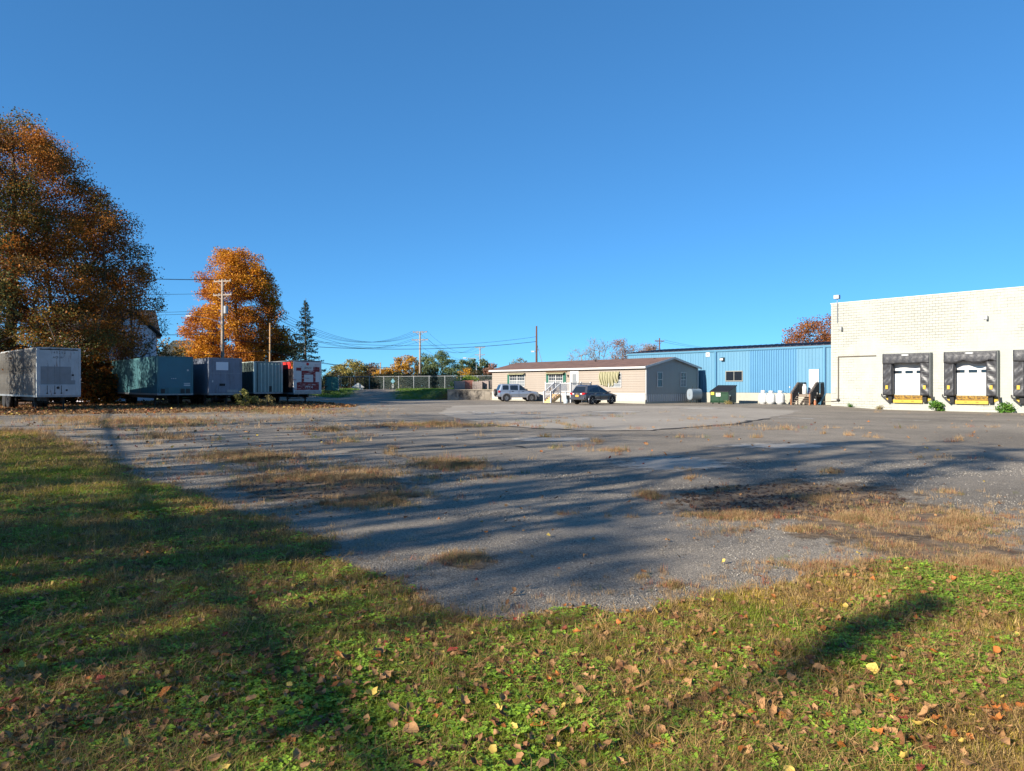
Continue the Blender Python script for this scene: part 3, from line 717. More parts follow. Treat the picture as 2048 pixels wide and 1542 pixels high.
MB().box(-HL - .26, .26, -ov - .03, -ov + .0, HE - ov * sl_ - .1, HE - ov * sl_ + .08).build('eave_fascia', M_trim, Hm)
MB().box(-HL - .2, .2, -ov, -.0, HE - ov * sl_ - .04, HE - ov * sl_ - .01).build('soffit', M_trim, Hm)
for (y0, y1) in ((-ov - .02, HW / 2), (HW + ov + .02, HW / 2)):
    z0 = HE - ov * sl_; MB().bar((.27, y0, z0 + .0), (.27, y1, HP + .03), .04, .2).build('rake_board', M_trim, Hm)
for xx in (-9.2, -5.9, -1.8): MB().lathe([(.07, 0), (.07, .25), (.1, .26), (.1, .3)], (xx, 3.0 if xx < -8 else 3.6, HE + .62), 10).build('roof_vent', M_black, rf)
MB().box(.03, .11, .0, .08, .3, HE - .12).build('downspout', M_trim, Hm); MB().box(.03, .11, HW - .1, HW - .02, .3, HE - .12).build('downspout', M_trim, Hm)
M_pane = mat('office_window_glass', (.05, .06, .07), .05, spec=.9)
M_blind = mat('window_blind', lin(150, 156, 160, .6), .7)
def win(px0, px1, z0, z1, cols, rows, parent, name='window', lites=2, lower=None, rz=0, loc=(0, 0, 0)):
    wo = empty(name); wo.parent = parent; wo.location = loc; wo.rotation_euler = (0, 0, rz)
    t = .06; fr = MB()
    for (a, b_, c, d) in ((px0, px1, z1 - t, z1), (px0, px1, z0, z0 + t), (px0, px0 + t, z0 + t, z1 - t), (px1 - t, px1, z0 + t, z1 - t)): fr.box(a, b_, -.075, .0, c, d)
    fr.build('frame', M_trim, wo)
    n = lites; wl_ = (px1 - px0 - 2 * t) / n
    for i in range(n):
        a = px0 + t + i * wl_; b_ = a + wl_; zm = (z0 + z1) / 2
        if i: MB().box(a - .05, a + .05, -.07, .0, z0 + t, z1 - t).build('mullion', M_trim, wo)
        for k, (c, d) in enumerate(((z0 + t, zm), (zm, z1 - t))):
            pn = MB().box(a, b_, -.03, -.015, c, d).build('pane', M_blind if (lower and k == 0) else M_pane, wo)
            g = MB()
            for q in range(1, cols): g.box(a + wl_ * q / cols - .014, a + wl_ * q / cols + .014, -.045, -.031, c, d)
            for q in range(1, rows): g.box(a, b_, -.046, -.031, c + (d - c) * q / rows - .014, c + (d - c) * q / rows + .014)
            if cols > 1: g.build('muntin', M_trim, pn)
        MB().box(a, b_, -.06, -.016, zm - .03, zm + .03).build('meeting_rail', M_trim, wo)
    return wo
win(-19.75, -17.1, 1.5, 2.92, 3, 2, Hm, lower=True)
win(-13.2, -11.0, 1.46, 2.88, 3, 2, Hm, lower=True)
win(-4.6, -2.9, 1.46, 2.88, 2, 2, Hm, lites=1, lower=True)
win(1.7, 2.5, 1.5, 2.95, 1, 1, Hm, lites=1, rz=math.pi / 2, loc=(.02, 0, 0))
win(5.3, 6.2, 1.5, 2.95, 2, 2, Hm, lites=1, lower=True, rz=math.pi / 2, loc=(.02, 0, 0))
for (a, b_) in ((-20.15, -19.78), (-13.6, -13.23), (-10.97, -10.55)):
    sh = MB().box(a, b_, -.06, -.016, 1.45, 2.93).build('shutter', M_shut, Hm)
    for i in range(14): MB().box(a + .04, b_ - .04, -.068, -.061, 1.5 + i * .1, 1.56 + i * .1).build('louvre', M_shut, sh)
# striped canvas
def stripes(name, ax, per, c1, c2, tilt=0.0):
    def ex(m, n, b):
        tc = n.nodes.new('ShaderNodeTexCoord'); sp = n.nodes.new('ShaderNodeSeparateXYZ'); n.links.new(tc.outputs['UV'], sp.inputs[0])
        mu = n.nodes.new('ShaderNodeMath'); mu.operation = 'MULTIPLY'; mu.inputs[1].default_value = per; n.links.new(sp.outputs[ax], mu.inputs[0])
        fr = n.nodes.new('ShaderNodeMath'); fr.operation = 'FRACT'; n.links.new(mu.outputs[0], fr.inputs[0])
        gt = n.nodes.new('ShaderNodeMath'); gt.operation = 'GREATER_THAN'; gt.inputs[1].default_value = .5; n.links.new(fr.outputs[0], gt.inputs[0])
        mx = n.nodes.new('ShaderNodeMix'); mx.data_type = 'RGBA'; mx.inputs[6].default_value = (*c1, 1); mx.inputs[7].default_value = (*c2, 1); n.links.new(gt.outputs[0], mx.inputs[0]); n.links.new(mx.outputs[2], b.inputs['Base Color'])
    return mat(name, c1, .9, extra=ex)
M_canvas = stripes('striped_canvas', 0, 1, lin(216, 208, 168, .55), lin(86, 86, 58))
def cloth(name, P, U, m, parent):                      # grid of points with u along the stripes' step
    nr, nc = len(P), len(P[0]); me = bpy.data.meshes.new(name)
    me.from_pydata([p for r in P for p in r], [], [(i * nc + j, i * nc + j + 1, (i + 1) * nc + j + 1, (i + 1) * nc + j) for i in range(nr - 1) for j in range(nc - 1)])
    uv = me.uv_layers.new(name='UVMap'); uu = [u for r in U for u in r]
    for lp in me.loops: uv.data[lp.index].uv = (uu[lp.vertex_index], 0)
    for p in me.polygons: p.use_smooth = True
    o = link_mesh(name, me, m, parent); md = o.modifiers.new('thick', 'SOLIDIFY'); md.thickness = .012; md.offset = 0
    return o
P = []; U = []
for i in range(19):
    row = []; ur = []; t = i / 18
    for j in range(61):
        u = j / 60; drop = .25 + 1.25 * (.72 + .28 * math.sin(2.2 * u + .4)) * (1 - .30 * max(0, (u - .62) / .38) ** 1.3) - .22 * math.exp(-((u - .78) / .06) ** 2)
        z = 3.02 - t * drop
        xx = -5.75 + 2.65 * u + t * t * (.12 * math.sin(9 * u) + .38 * (.5 - u) * (.4 + u))
        y = -.07 - .22 * math.sin(math.pi * min(1, t * 1.2)) * .6 - .05 * math.sin(u * 46 + 2 * t) * (.3 + t)
        row.append((xx, y, z)); ur.append(u * 15 + .5 * t * t * math.sin(5 * u))
    P.append(row); U.append(ur)
cloth('torn_awning', P, U, M_canvas, Hm)['label'] = 'collapsed striped canvas awning hanging loose over the window'
for (a, b_) in ((-19.85, -17.0), (-13.5, -10.7)):
    P = [[(a + (b_ - a) * j / 40, -.06 - .35 * (i / 4) ** .8, 3.05 - .16 * i / 4 - (.035 * (j % 2) if i == 4 else 0)) for j in range(41)] for i in range(5)]
    cloth('awning', P, [[(b_ - a) * 8 * j / 40 for j in range(41)] for i in range(5)], M_canvas, Hm)
MB().box(-13.6, -10.4, -.12, -.02, 3.06, 3.12).build('awning_rail', mat('brown_trim', lin(120, 92, 66)), Hm)
d = empty('door'); d.parent = Hm; d.location = (-9.3, 0, 1.0)
MB().box(-.62, -.46, -.07, .0, 0, 2.16).box(.46, .62, -.07, .0, 0, 2.16).box(-.46, .46, -.07, .0, 2.03, 2.16).build('frame', M_trim, d)
MB().box(-.46, .46, -.05, .0, 0, 2.03).build('leaf', M_trim, d); MB().box(-.3, .3, -.058, -.051, .7, 1.85).build('pane', M_blind, d); MB().box(.36, .41, -.1, -.05, .98, 1.06).build('handle', M_darkmetal, d)
q = empty('porch_lamp'); q.parent = Hm; q.location = (-10.2, 0, 2.65); MB().box(-.05, .05, -.16, -.03, -.1, .12).box(-.03, .03, -.25, -.16, .06, .12).build('lamp_housing', M_darkmetal, q)

# deck with white railing
DX = (HX, HY); K = empty('entry_deck', (HX, HY, .01), ROT); K.scale = (.96, .96, .96); tag(K, 'raised entry deck with white railing and stairs below the home door', 'deck')
dx0, dx1, dd = -10.55, -6.95, 2.93
M_rw = mat('white_vinyl_rail', (.5, .51, .52), .4, var=.02)
for i in range(20): MB().box(dx0, dx1, -dd + i * .1435, -dd + i * .1435 + .135, .96, .99).build('deck_board', M_wood_grey, K)
MB().box(dx0, dx1, -dd - .04, -dd - .005, .74, .985).build('rim_board', M_rw, K); MB().box(dx1 + .0, dx1 + .035, -dd, -.06, .74, .985).build('rim_board', M_rw, K)
def rail(p0, p1, n, z0, z1, parent=K):                 # sloped or level railing between two plan points
    a = Vector((*p0, z0)); b_ = Vector((*p1, z1))
    MB().bar(a + Vector((0, 0, .95)), b_ + Vector((0, 0, .95)), .09, .07).build('top_rail', M_rw, parent); MB().bar(a + Vector((0, 0, .14)), b_ + Vector((0, 0, .14)), .06, .06).build('bottom_rail', M_rw, parent)
    for i in range(1, n):
        p = a + (b_ - a) * i / n; MB().box(p.x - .018, p.x + .018, p.y - .018, p.y + .018, p.z + .16, p.z + .92).build('baluster', M_rw, parent)
def post(x, y, z0, z1):
    q = MB().box(x - .055, x + .055, y - .055, y + .055, z0, z1).build('post', M_rw, K); MB().prism([(x - .075, y - .075), (x + .075, y - .075), (x + .075, y + .075), (x - .075, y + .075)], z1, z1 + .04, 'z').build('post_cap', M_rw, q)
sx0, sx1 = -9.35, -8.35
for (x, y) in ((dx0, -dd), (sx0, -dd), (sx1, -dd), (dx1, -dd), (dx1, -dd / 2), (dx1, -.1), (dx0, -.1)): post(x, y, .0, 2.03)
rail((dx0, -dd), (sx0, -dd), 10, .99, .99); rail((sx1, -dd), (dx1, -dd), 11, .99, .99)
rail((dx1, -dd), (dx1, -dd / 2), 11, .99, .99); rail((dx1, -dd / 2), (dx1, -.1), 11, .99, .99); rail((dx0, -.1), (dx0, -dd), 22, .99, .99)
for x in (sx0, sx1):
    post(x, -dd - 1.35, 0, 1.12); rail((x, -dd - 1.35), (x, -dd), 9, .1, .99)
    MB().prism([(-dd - 1.4, 0), (-dd - 1.4, .14), (-dd, .96), (-dd, .62), (-dd - 1.0, 0)], x - .03, x + .03, 'x').build('stringer', M_wood_new, K)
for i in range(5):
    MB().box(sx0 + .04, sx1 - .04, -dd - 1.42 + i * .28, -dd - 1.12 + i * .28, .145 + i * .165, .185 + i * .165).build('tread', M_wood_new, K); MB().box(sx0 + .04, sx1 - .04, -dd - 1.38 + i * .28, -dd - 1.36 + i * .28, .0 + i * .165, .145 + i * .165).build('riser', M_wood_new, K)
# items about the deck
c = empty('ash_receptacle', (4.95, 66.6, .0)); tag(c, 'pale grey bottle shaped ash receptacle standing beside the deck stairs', 'ash bin')
MB().lathe([(.2, 0), (.21, .05), (.21, .28), (.19, .33), (.1, .4), (.065, .55), (.06, .82), (.085, .84), (.085, .98), (.05, 1.02)], n=20).build('body', mat('pale_plastic', lin(206, 220, 226, .7), .5), c, smooth=True)
MB().box(-.03, .03, -.09, -.084, .88, .92).build('opening', M_black, c)
o = MB().prism([(-.22, 0), (.22, 0), (.2, .42), (-.2, .42)], -.15, .15).build('cardboard_box', mat('cardboard', lin(208, 160, 80), .85, var=.1)); o.location = wl(-9.6, -2.4, .965, DX); o.rotation_euler = (0, 0, ROT); tag(o, 'tan cardboard box on the white railed deck', 'box')

# oil tank
c = empty('oil_tank', (16.6, 67.7, 0), math.atan2(EY, EX)); tag(c, 'grey oval heating oil tank on short legs beside the home gable', 'oil tank')
M_oil = mat('grey_tank_paint', lin(150, 162, 172, .75), .45, metal=.2, var=.1, vs=3, dirt=(lin(110, 86, 66), 4, .64, .1, .6))
def oval(x, s=1.0): return [(x, .34 * s * (math.copysign(abs(math.cos(t)) ** .8, math.cos(t))), .82 + .52 * s * math.copysign(abs(math.sin(t)) ** .75, math.sin(t))) for t in [2 * math.pi * k / 28 for k in range(28)]]
smooth_angle(MB().loft([oval(-.04, .9), oval(0, 1), oval(1.5, 1), oval(1.54, .9)]).build('tank', M_oil, c))
MB().box(-.07, -.045, -.06, .06, .72, .84).box(-.06, -.045, -.01, .01, .6, .95).build('end_plate', M_galv, c)
for xx in (.12, 1.38):
    for yy in (-.22, .22): MB().tube([(xx, yy, -.02), (xx, yy, .42)], .03).build('leg', M_darkmetal, c)
MB().tube([(.4, 0, 1.3), (.4, 0, 1.5), (.5, 0, 1.55)], .025).tube([(1.1, 0, 1.3), (1.1, 0, 1.42)], .03).build('filler_pipe', M_darkmetal, c)
# ------------------------------------------------------------------ derelict trailers
def streak(name, col, dcol, amt=.7, rough=.6, thr=.5, metal=0.0):
    return mat(name, col, rough, metal=metal, var=.1, vs=1.2, st=(2.5, 2.5, .3), dirt=(dcol, 1.6, thr, .14, amt, (2.2, 2.2, .16)), bump=.15, bs=6)
M_t1s = streak('stained_white_side', lin(186, 184, 178, .8), lin(78, 68, 56), .9, thr=.46)
M_t1f = mat('dull_white_front', lin(186, 192, 194, .8), .45, var=.15, vs=1.4, dirt=(lin(110, 88, 70), 1.8, .56, .12, .8, (3, 3, .5)), spec=.5)
M_t1p = mat('bare_grey_patch', lin(132, 136, 138, .9), .55, var=.12, vs=2)
M_t2 = streak('teal_side', lin(72, 116, 122, .9), lin(48, 62, 66), .7)
M_t2f = mat('teal_front', lin(44, 108, 124, .85), .35, var=.12, vs=1.2, dirt=(lin(110, 160, 164), 3, .63, .1, .6, (1, 1, 3)), spec=.5)
M_t3 = mat('slate_blue_front', lin(124, 132, 146, .8), .5, var=.15, vs=1.5, dirt=(lin(78, 72, 70), 1.6, .52, .16, .75, (3, 3, .4)), spec=.4)
M_t4 = mat('pale_green_front', lin(140, 160, 156, .8), .6, var=.12, vs=2, dirt=(lin(84, 80, 62), 4, .58, .12, .8, (3, 3, .8)))
M_t4s = streak('dark_green_side', lin(70, 84, 80, .8), lin(40, 44, 40), .8)
M_t4r = mat('rib_green', lin(196, 210, 198, .9), .55, var=.1)
M_t5 = mat('scuffed_white_front', lin(206, 204, 202, .9), .55, var=.08, vs=2, dirt=(lin(150, 52, 54), 2.6, .6, .05, .9, (.4, .4, 3)))
M_t5s = mat('dark_mural_side', (.02, .014, .014), .6, var=.4, vs=2, dirt=(lin(96, 40, 24), 1.5, .58, .15, .7))
M_t5r = mat('scraped_red_paint', lin(132, 34, 38, .8), .55, var=.2, vs=3, dirt=(lin(190, 180, 180), 3, .54, .08, .95, (.5, .5, 4)))
M_sill = mat('steel_sill', lin(150, 154, 156, .9), .45, metal=.4, var=.2, vs=4, dirt=(lin(96, 62, 44), 6, .6, .1, .8))
M_tyre = mat('trailer_tyre', (.02, .02, .021), .85, var=.3, vs=12)

def trailer(loc, L, W, z0, z1, ms, mf, mc, rib, label, rot=ROT, roofm=None, ribd=.03):
    T = empty('storage_trailer', (*loc, gz(*loc)), rot); tag(T, label, 'trailer', 'old storage trailers')
    b = MB().box(-L, 0, 0, W, z0, z1).build('box_body', ms, T)
    MB().box(-L - .01, .012, -.012, W + .012, z1 - .001, z1 + .05).build('roof_rail', roofm or mc, T)
    MB().box(-L - .012, .03, -.02, W + .02, z0 - .13, z0 + .001).build('bottom_rail', M_sill, T)
    for y in (-.025, W - .115): MB().box(-.13, .03, y, y + .14, z0 + .002, z1 - .002).build('corner_post', mc, T)
    if rib:
        n = int((L - .3) / rib)
        me = MB().box(-.022, .022, -ribd, .002, z0 + .003, z1 - .05).mesh('side_rib', ms)
        for i in range(n):
            o = link_mesh('side_rib', me, None, T); o.location = (-.3 - i * rib, 0, 0)
    fp = MB().box(.001, .014, .118, W - .118, z0 + .02, z1 - .06).build('front_panel', mf, T)
    # running gear
    MB().box(-L + .2, -.9, .75, .9, z0 - .42, z0 - .13).box(-L + .2, -.9, W - .9, W - .75, z0 - .42, z0 - .13).build('chassis_rail', M_darkmetal, T)
    for y in (.42, W - .42):
        lg = MB().box(-2.4, -2.26, y - .08, y + .08, .42, z0 - .13).box(-2.38, -2.28, y - .05, y + .05, .05, .42).build('landing_leg', M_darkmetal, T)
        MB().box(-2.5, -2.16, y - .14, y + .14, .0, .05).build('foot_pad', M_darkmetal, lg)
    MB().bar((-2.33, .42, .45), (-2.33, W / 2, .95), .05, .05).bar((-2.33, W - .42, .45), (-2.33, W / 2, .95), .05, .05).bar((-2.33, .42, .5), (-2.33, W - .42, .5), .05, .05).build('leg_brace', M_darkmetal, T)
    for ax in (-L + 1.4, -L + 2.7):
        MB().tube([(ax, .2, .5), (ax, W - .2, .5)], .07, 8).build('axle', M_darkmetal, T)
        for y in (.14, .48, W - .48, W - .14):
            wh = MB().lathe([(.26, -.12), (.44, -.13), (.5, -.08), (.5, .08), (.44, .13), (.26, .12)], (ax, y, .5), 20, 'y').build('wheel', M_tyre, T, smooth=True)
            MB().lathe([(.25, -.1), (.2, -.04), (.1, -.1), (.05, -.1)], (ax, y, .5), 14, 'y').build('rim', M_galv, wh)
    return T, fp
T1, f1 = trailer((-30.8, 47), 11.2, 2.5, 1.02, 4.1, M_t1s, M_t1f, M_t1f, .3, 'rust stained white box trailer parked beside the undergrowth', rot=math.atan2(-.70, .714), ribd=.05)
R90 = (math.radians(90), 0, math.radians(90))
MB().box(.0145, .018, .2, 1.95, 1.72, 2.9).box(.0145, .018, 1.95, 2.2, 1.72, 2.0).build('bare_patch', M_t1p, f1)
for y in (.62, 1.0, 1.3): MB().box(.0145, .03, y - .015, y + .015, 1.72, 4.0 if y > 1.2 else 3.0).build('seam', M_t1p, f1)
MB().box(.0145, .02, .15, 2.35, 3.98, 4.04).build('painted_top_shadow', M_black, f1)  # solid black strip, painted in for the shadow under the roof rail
for i, ch in enumerate('45252'): text('trailer_number', ch, .2, M_print, f1, (.02, .98 + i * .15, 3.82), R90)
text('trailer_lettering', 'ACS-307', .17, M_print, f1, (.02, 1.2, 3.5), R90)
text('trailer_number', '7', .16, M_print, f1, (.02, 2.12, 3.8), R90)
MB().box(.0145, .02, 1.98, 2.12, 2.28, 2.4).build('placard', M_print, f1)
s1 = MB().box(.015, .06, .12, 2.38, 1.0, 1.68).build('lower_panel', M_t1f, T1)
for y in (.55, .98, 1.36): MB().box(.061, .075, y, y + .03, 1.18, 1.66).box(.061, .08, y - .03, y + .06, 1.1, 1.18).build('bracket', M_darkmetal, s1)
MB().lathe([(.09, .061), (.09, .07)], (0, 1.18, 1.5), 16, 'x').build('round_badge', M_darkmetal, s1); MB().box(.061, .07, 1.62, 1.74, 1.28, 1.4).build('placard', M_print, s1)
T2, f2 = trailer((-26.4, 54), 20.0, 2.5, 1.06, 3.8, M_t2, M_t2f, M_t2, .34, 'long teal ribbed box trailer with a glossy teal front')
MB().box(-5.4, -4.6, -.036, -.004, 1.1, 3.55).build('side_door', M_t2, T2)
s2 = MB().box(.015, .06, .1, 2.4, 1.03, 1.5).build('lower_panel', M_t2, T2)
for y in (.2, 1.6, 1.98): MB().box(.061, .07, y, y + .3, 1.06, 1.4).build('recess', M_darkmetal, s2)
MB().box(.0145, .02, 2.08, 2.2, 2.75, 2.87).build('placard', M_white, f2); MB().box(.0145, .02, 1.85, 2.3, 1.62, 1.72).box(.0145, .02, 1.85, 2.3, 1.78, 1.84).build('worn_stripe', M_white, f2)
for i in range(3): MB().box(.0145, .018, .95 + i * .14, 1.02 + i * .14, 2.15, 2.2).build('mark', M_white, f2)
T3, f3 = trailer((-23.4, 56), 12.2, 2.5, 1.04, 3.76, M_t3, M_t3, M_t3, 0, 'slate blue box trailer with a blank white placard on its front', roofm=M_sill)
MB().box(.0145, .03, .52, 1.45, 2.85, 3.48).build('white_placard', mat('placard_white', lin(206, 212, 218), .5), f3)
MB().box(.0145, .018, .12, 2.4, 2.6, 2.62).box(.0145, .019, 1.24, 1.26, 1.1, 2.6).build('seam', M_sill, f3)
MB().box(.0145, .05, .78, 1.2, 1.62, 1.8).build('hose_box', M_black, f3); MB().box(.0145, .05, .22, .3, 1.9, 2.05).build('lamp', M_white, f3)
MB().box(.0145, .05, .7, 1.3, 1.1, 1.6).build('lower_panel', M_t3, f3); MB().box(.0145, .04, 1.35, 2.2, 1.12, 1.32).build('scraped_edge', M_sill, f3)
T4, f4 = trailer((-21.9, 61.5), 12.2, 2.5, 1.08, 3.64, M_t4s, M_t4, M_t4r, .6, 'pale green trailer with upright ribs on its stained front')
for y in (.3, .62, .94, 1.26, 1.58, 1.9, 2.2): MB().box(.0145, .06, y - .03, y + .03, 1.1, 3.56).build('front_rib', M_t4r if y > .4 else M_t4s, f4)
MB().box(.0145, .055, 1.3, 1.55, 1.12, 1.6).build('hose_box', M_darkmetal, f4)
T5, f5 = trailer((-18.8, 62.5), 12.2, 2.5, 1.03, 3.78, M_t5s, M_t5, M_t5, 0, 'white trailer with scraped red paint and a script sign on its front', roofm=M_sill)
MB().box(-2.6, -.14, -.012, -.003, 3.1, 3.7).build('red_band', mat('mural_red', lin(206, 52, 46)), T5); MB().box(-.55, -.14, -.014, -.0125, 3.1, 3.7).build('orange_band', mat('mural_orange', lin(226, 130, 50)), T5)
for k, (a, b_, c, d) in enumerate(((.25, 2.3, 1.25, 1.95), (.68, .92, 1.95, 2.95), (1.75, 1.98, 1.95, 3.3), (.7, 1.95, 2.6, 2.95), (1.75, 2.35, 2.85, 3.3), (.2, .66, 2.9, 3.2))):
    MB().box(.0145 + k * .0006, .0175 + k * .0006, a, b_, c, d).build('red_paint', M_t5r, f5)
sg = MB().box(.022, .03, .72, 1.75, 2.98, 3.5).build('script_sign', M_white, f5)
text('script', 'Jenco', .3, M_print, sg, (.032, 1.24, 3.2), R90, shear=.35)
MB().lathe([(.13, .031), (.13, .04)], (0, 1.24, 3.52), 16, 'x').build('red_emblem', M_red, sg)
text('graffiti', 'MYA', .36, M_white, f5, (.024, 1.35, 1.5), R90, shear=.3)
MB().box(.015, .06, .1, 2.4, 1.0, 1.22).build('lower_panel', M_sill, T5)

# ------------------------------------------------------------------ vehicles
def ring(x, zb, zt, hw, crown=.02):
    h = zt - zb
    half = [(hw * .86, zb), (hw * .97, zb + .08 * h), (hw, zb + .35 * h), (hw, zb + .6 * h), (hw * .975, zb + .85 * h), (hw * .91, zt - .015), (hw * .6, zt + crown * .7)]
    return [(x, y, z) for y, z in half] + [(x, 0, zt + crown)] + [(x, -y, z) for y, z in half[::-1]]
def wheel(parent, x, y, r, wd, spokes, side):
    wo = empty('wheel'); wo.parent = parent; wo.location = (x, y, r)
    smooth_angle(MB().lathe([(r * .64, -wd / 2), (r * .9, -wd / 2), (r * .985, -wd * .38), (r, -wd * .2), (r, wd * .2), (r * .985, wd * .38), (r * .9, wd / 2), (r * .64, wd / 2)], (0, 0, 0), 28, 'y').build('tyre', M_black, wo))
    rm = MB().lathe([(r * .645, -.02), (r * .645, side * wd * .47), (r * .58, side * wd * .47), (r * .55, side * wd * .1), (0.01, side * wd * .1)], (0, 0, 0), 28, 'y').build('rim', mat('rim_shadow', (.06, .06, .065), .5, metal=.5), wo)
    for k in range(spokes):
        t = 2 * math.pi * k / spokes + .3
        MB().bar((.04 * math.cos(t), side * wd * .42, .04 * math.sin(t)), (r * .6 * math.cos(t), side * wd * .45, r * .6 * math.sin(t)), .05 if spokes > 6 else .075, .03).build('spoke', M_chrome, rm)
    MB().lathe([(.06, 0), (.06, side * wd * .48)], (0, 0, 0), 12, 'y').build('hub', M_chrome, rm)
    MB().lathe([(r * .66, side * wd * .46), (r * .66, side * wd * .49), (r * .58, side * wd * .49), (r * .58, side * wd * .46)], (0, 0, 0), 28, 'y').build('rim_lip', M_chrome, rm)
def paint(name, c, rough=.3):
    def ex(m, n, b): b.inputs['Coat Weight'].default_value = .6; b.inputs['Coat Roughness'].default_value = .08
    return mat(name, c, rough, metal=.45, extra=ex)
M_lampred = mat('tail_lamp_red', lin(170, 24, 30), .2, spec=.7); M_lampclear = mat('clear_lamp', (.7, .7, .7), .15, spec=.8)
M_plate = mat('gold_plate', lin(236, 170, 60), .5); M_grey_clad = mat('grey_cladding', lin(104, 104, 108), .7)

def vehicle(name, loc, ang, body, green, wheels, r, m, side_w, rear_w, wind, label, hwb, hwt, zbelt, zroof, spokes, clad):
    V = empty(name, (*loc, gz(*loc) + .015), ang); tag(V, label, 'car')
    o = smooth_angle(MB().loft([ring(*b) for b in body]).build('body', m, V), 40)
    (b0, b1), (t0, t1) = green
    def outline(x0, x1, hw, z, c=.12): return [(x0 + c, -hw, z), (x1 - c * 1.6, -hw, z), (x1, -hw * .82, z), (x1 + .05, 0, z), (x1, hw * .82, z), (x1 - c * 1.6, hw, z), (x0 + c, hw, z), (x0, hw * .8, z), (x0 - .02, 0, z), (x0, -hw * .8, z)]
    smooth_angle(MB().loft([outline(b0, b1, hwb, zbelt - .03), outline(b0, b1, hwb, zbelt), outline(t0, t1, hwt, zroof - .05), outline(t0 + .12, t1 - .12, hwt - .1, zroof)]).build('cabin', m, V), 30)
    k = zroof - .05 - zbelt
    yy = lambda z: hwb + (hwt - hwb) * (z - zbelt) / k
    for s in (-1, 1):
        for poly in side_w:
            MB().add([(x, s * (yy(z) + .010), z) for x, z in poly] + [(x, s * (yy(z) - .02), z) for x, z in poly], [tuple(range(len(poly))), tuple(range(len(poly), 2 * len(poly)))] + [(i, (i + 1) % len(poly), len(poly) + (i + 1) % len(poly), len(poly) + i) for i in range(len(poly))]).build('window', M_glass, V)
    def endglass(x0, x1, f0, f1, nm, d):
        z0 = zbelt + k * f0; z1 = zbelt + k * f1
        xa = x0 + (x1 - x0) * f0 + d; xb = x0 + (x1 - x0) * f1 + d
        a, b_ = yy(z0) * .8, yy(z1) * .8
        q = MB().add([(xa, -a, z0), (xa + (.05 if d > 0 else -.02), 0, z0), (xa, a, z0), (xb, b_, z1), (xb + (.05 if d > 0 else -.02), 0, z1), (xb, -b_, z1)], [(0, 1, 4, 5), (1, 2, 3, 4)]).build(nm, M_glass, V)
        md = q.modifiers.new('t', 'SOLIDIFY'); md.thickness = .015
    endglass(b1, t1, .08, .94, 'windshield', .014); endglass(b0, t0, *rear_w, 'rear_window', -.014)
    for x in wheels:
        for s in (-1, 1):
            hw = max(b[3] for b in body)
            MB().prism([(x + (r + .07) * math.cos(t), r + (r + .07) * math.sin(t)) for t in [math.pi * (-.18 + 1.36 * q / 18) for q in range(19)]], s * (hw + .004), s * (hw - .25)).build('wheel_well', M_black, V)
            arch = MB(); A = [math.pi * (-.12 + 1.24 * q / 16) for q in range(17)]
            rr = []
            for t in A: rr.append([(x + q * math.cos(t), s * yq, r + q * math.sin(t)) for q, yq in ((r + .06, hw - .02), (r + .06, hw + .035), (r + .15, hw + .03), (r + .17, hw - .02))])
            smooth_angle(arch.loft(rr).build('fender_flare', clad, V))
            wheel(V, x, s * (hw - .10), r, .22, spokes, s)
    return V
M_jp = paint('silver_blue_paint', lin(160, 172, 188, .8)); M_sv = paint('dark_grey_paint', lin(92, 94, 102, .8), .28)
jb = [(-2.12, .55, 1.05, .78), (-2.05, .46, 1.1, .86), (-1.5, .42, 1.13, .88), (0, .40, 1.13, .88), (.85, .42, 1.12, .88), (1.15, .42, 1.08, .87), (1.85, .44, 1.02, .84), (2.05, .48, .96, .8), (2.13, .56, .85, .72)]
jw = [[(-1.72, 1.2), (-1.12, 1.2), (-1.08, 1.3), (-1.08, 1.6), (-1.14, 1.66), (-1.6, 1.66), (-1.68, 1.6)], [(-.92, 1.18), (-.1, 1.16), (-.1, 1.62), (-.14, 1.66), (-.86, 1.66), (-.92, 1.6)], [(.04, 1.16), (.82, 1.15), (.66, 1.25), (.28, 1.62), (.2, 1.65), (.08, 1.64)]]
J = vehicle('parked_suv', (.51, 75.07), math.atan2(.24, .97), jb, ((-2.08, 1.0), (-1.82, .18)), (-1.3, 1.35), .365, M_jp, jw, (.12, .92), None, 'silver boxy off-road car with a spare wheel on its tailgate', .87, .70, 1.12, 1.78, 9, M_grey_clad)
sp = MB().lathe([(.2, -.1), (.33, -.11), (.36, -.06), (.36, .06), (.33, .11), (.2, .11)], (-2.28, .1, .92), 24, 'x').build('spare_wheel', M_black, J, smooth=True)
MB().lathe([(.2, -.1), (.1, -.11)], (-2.28, .1, .92), 16, 'x').build('spare_cover', M_grey_clad, sp)
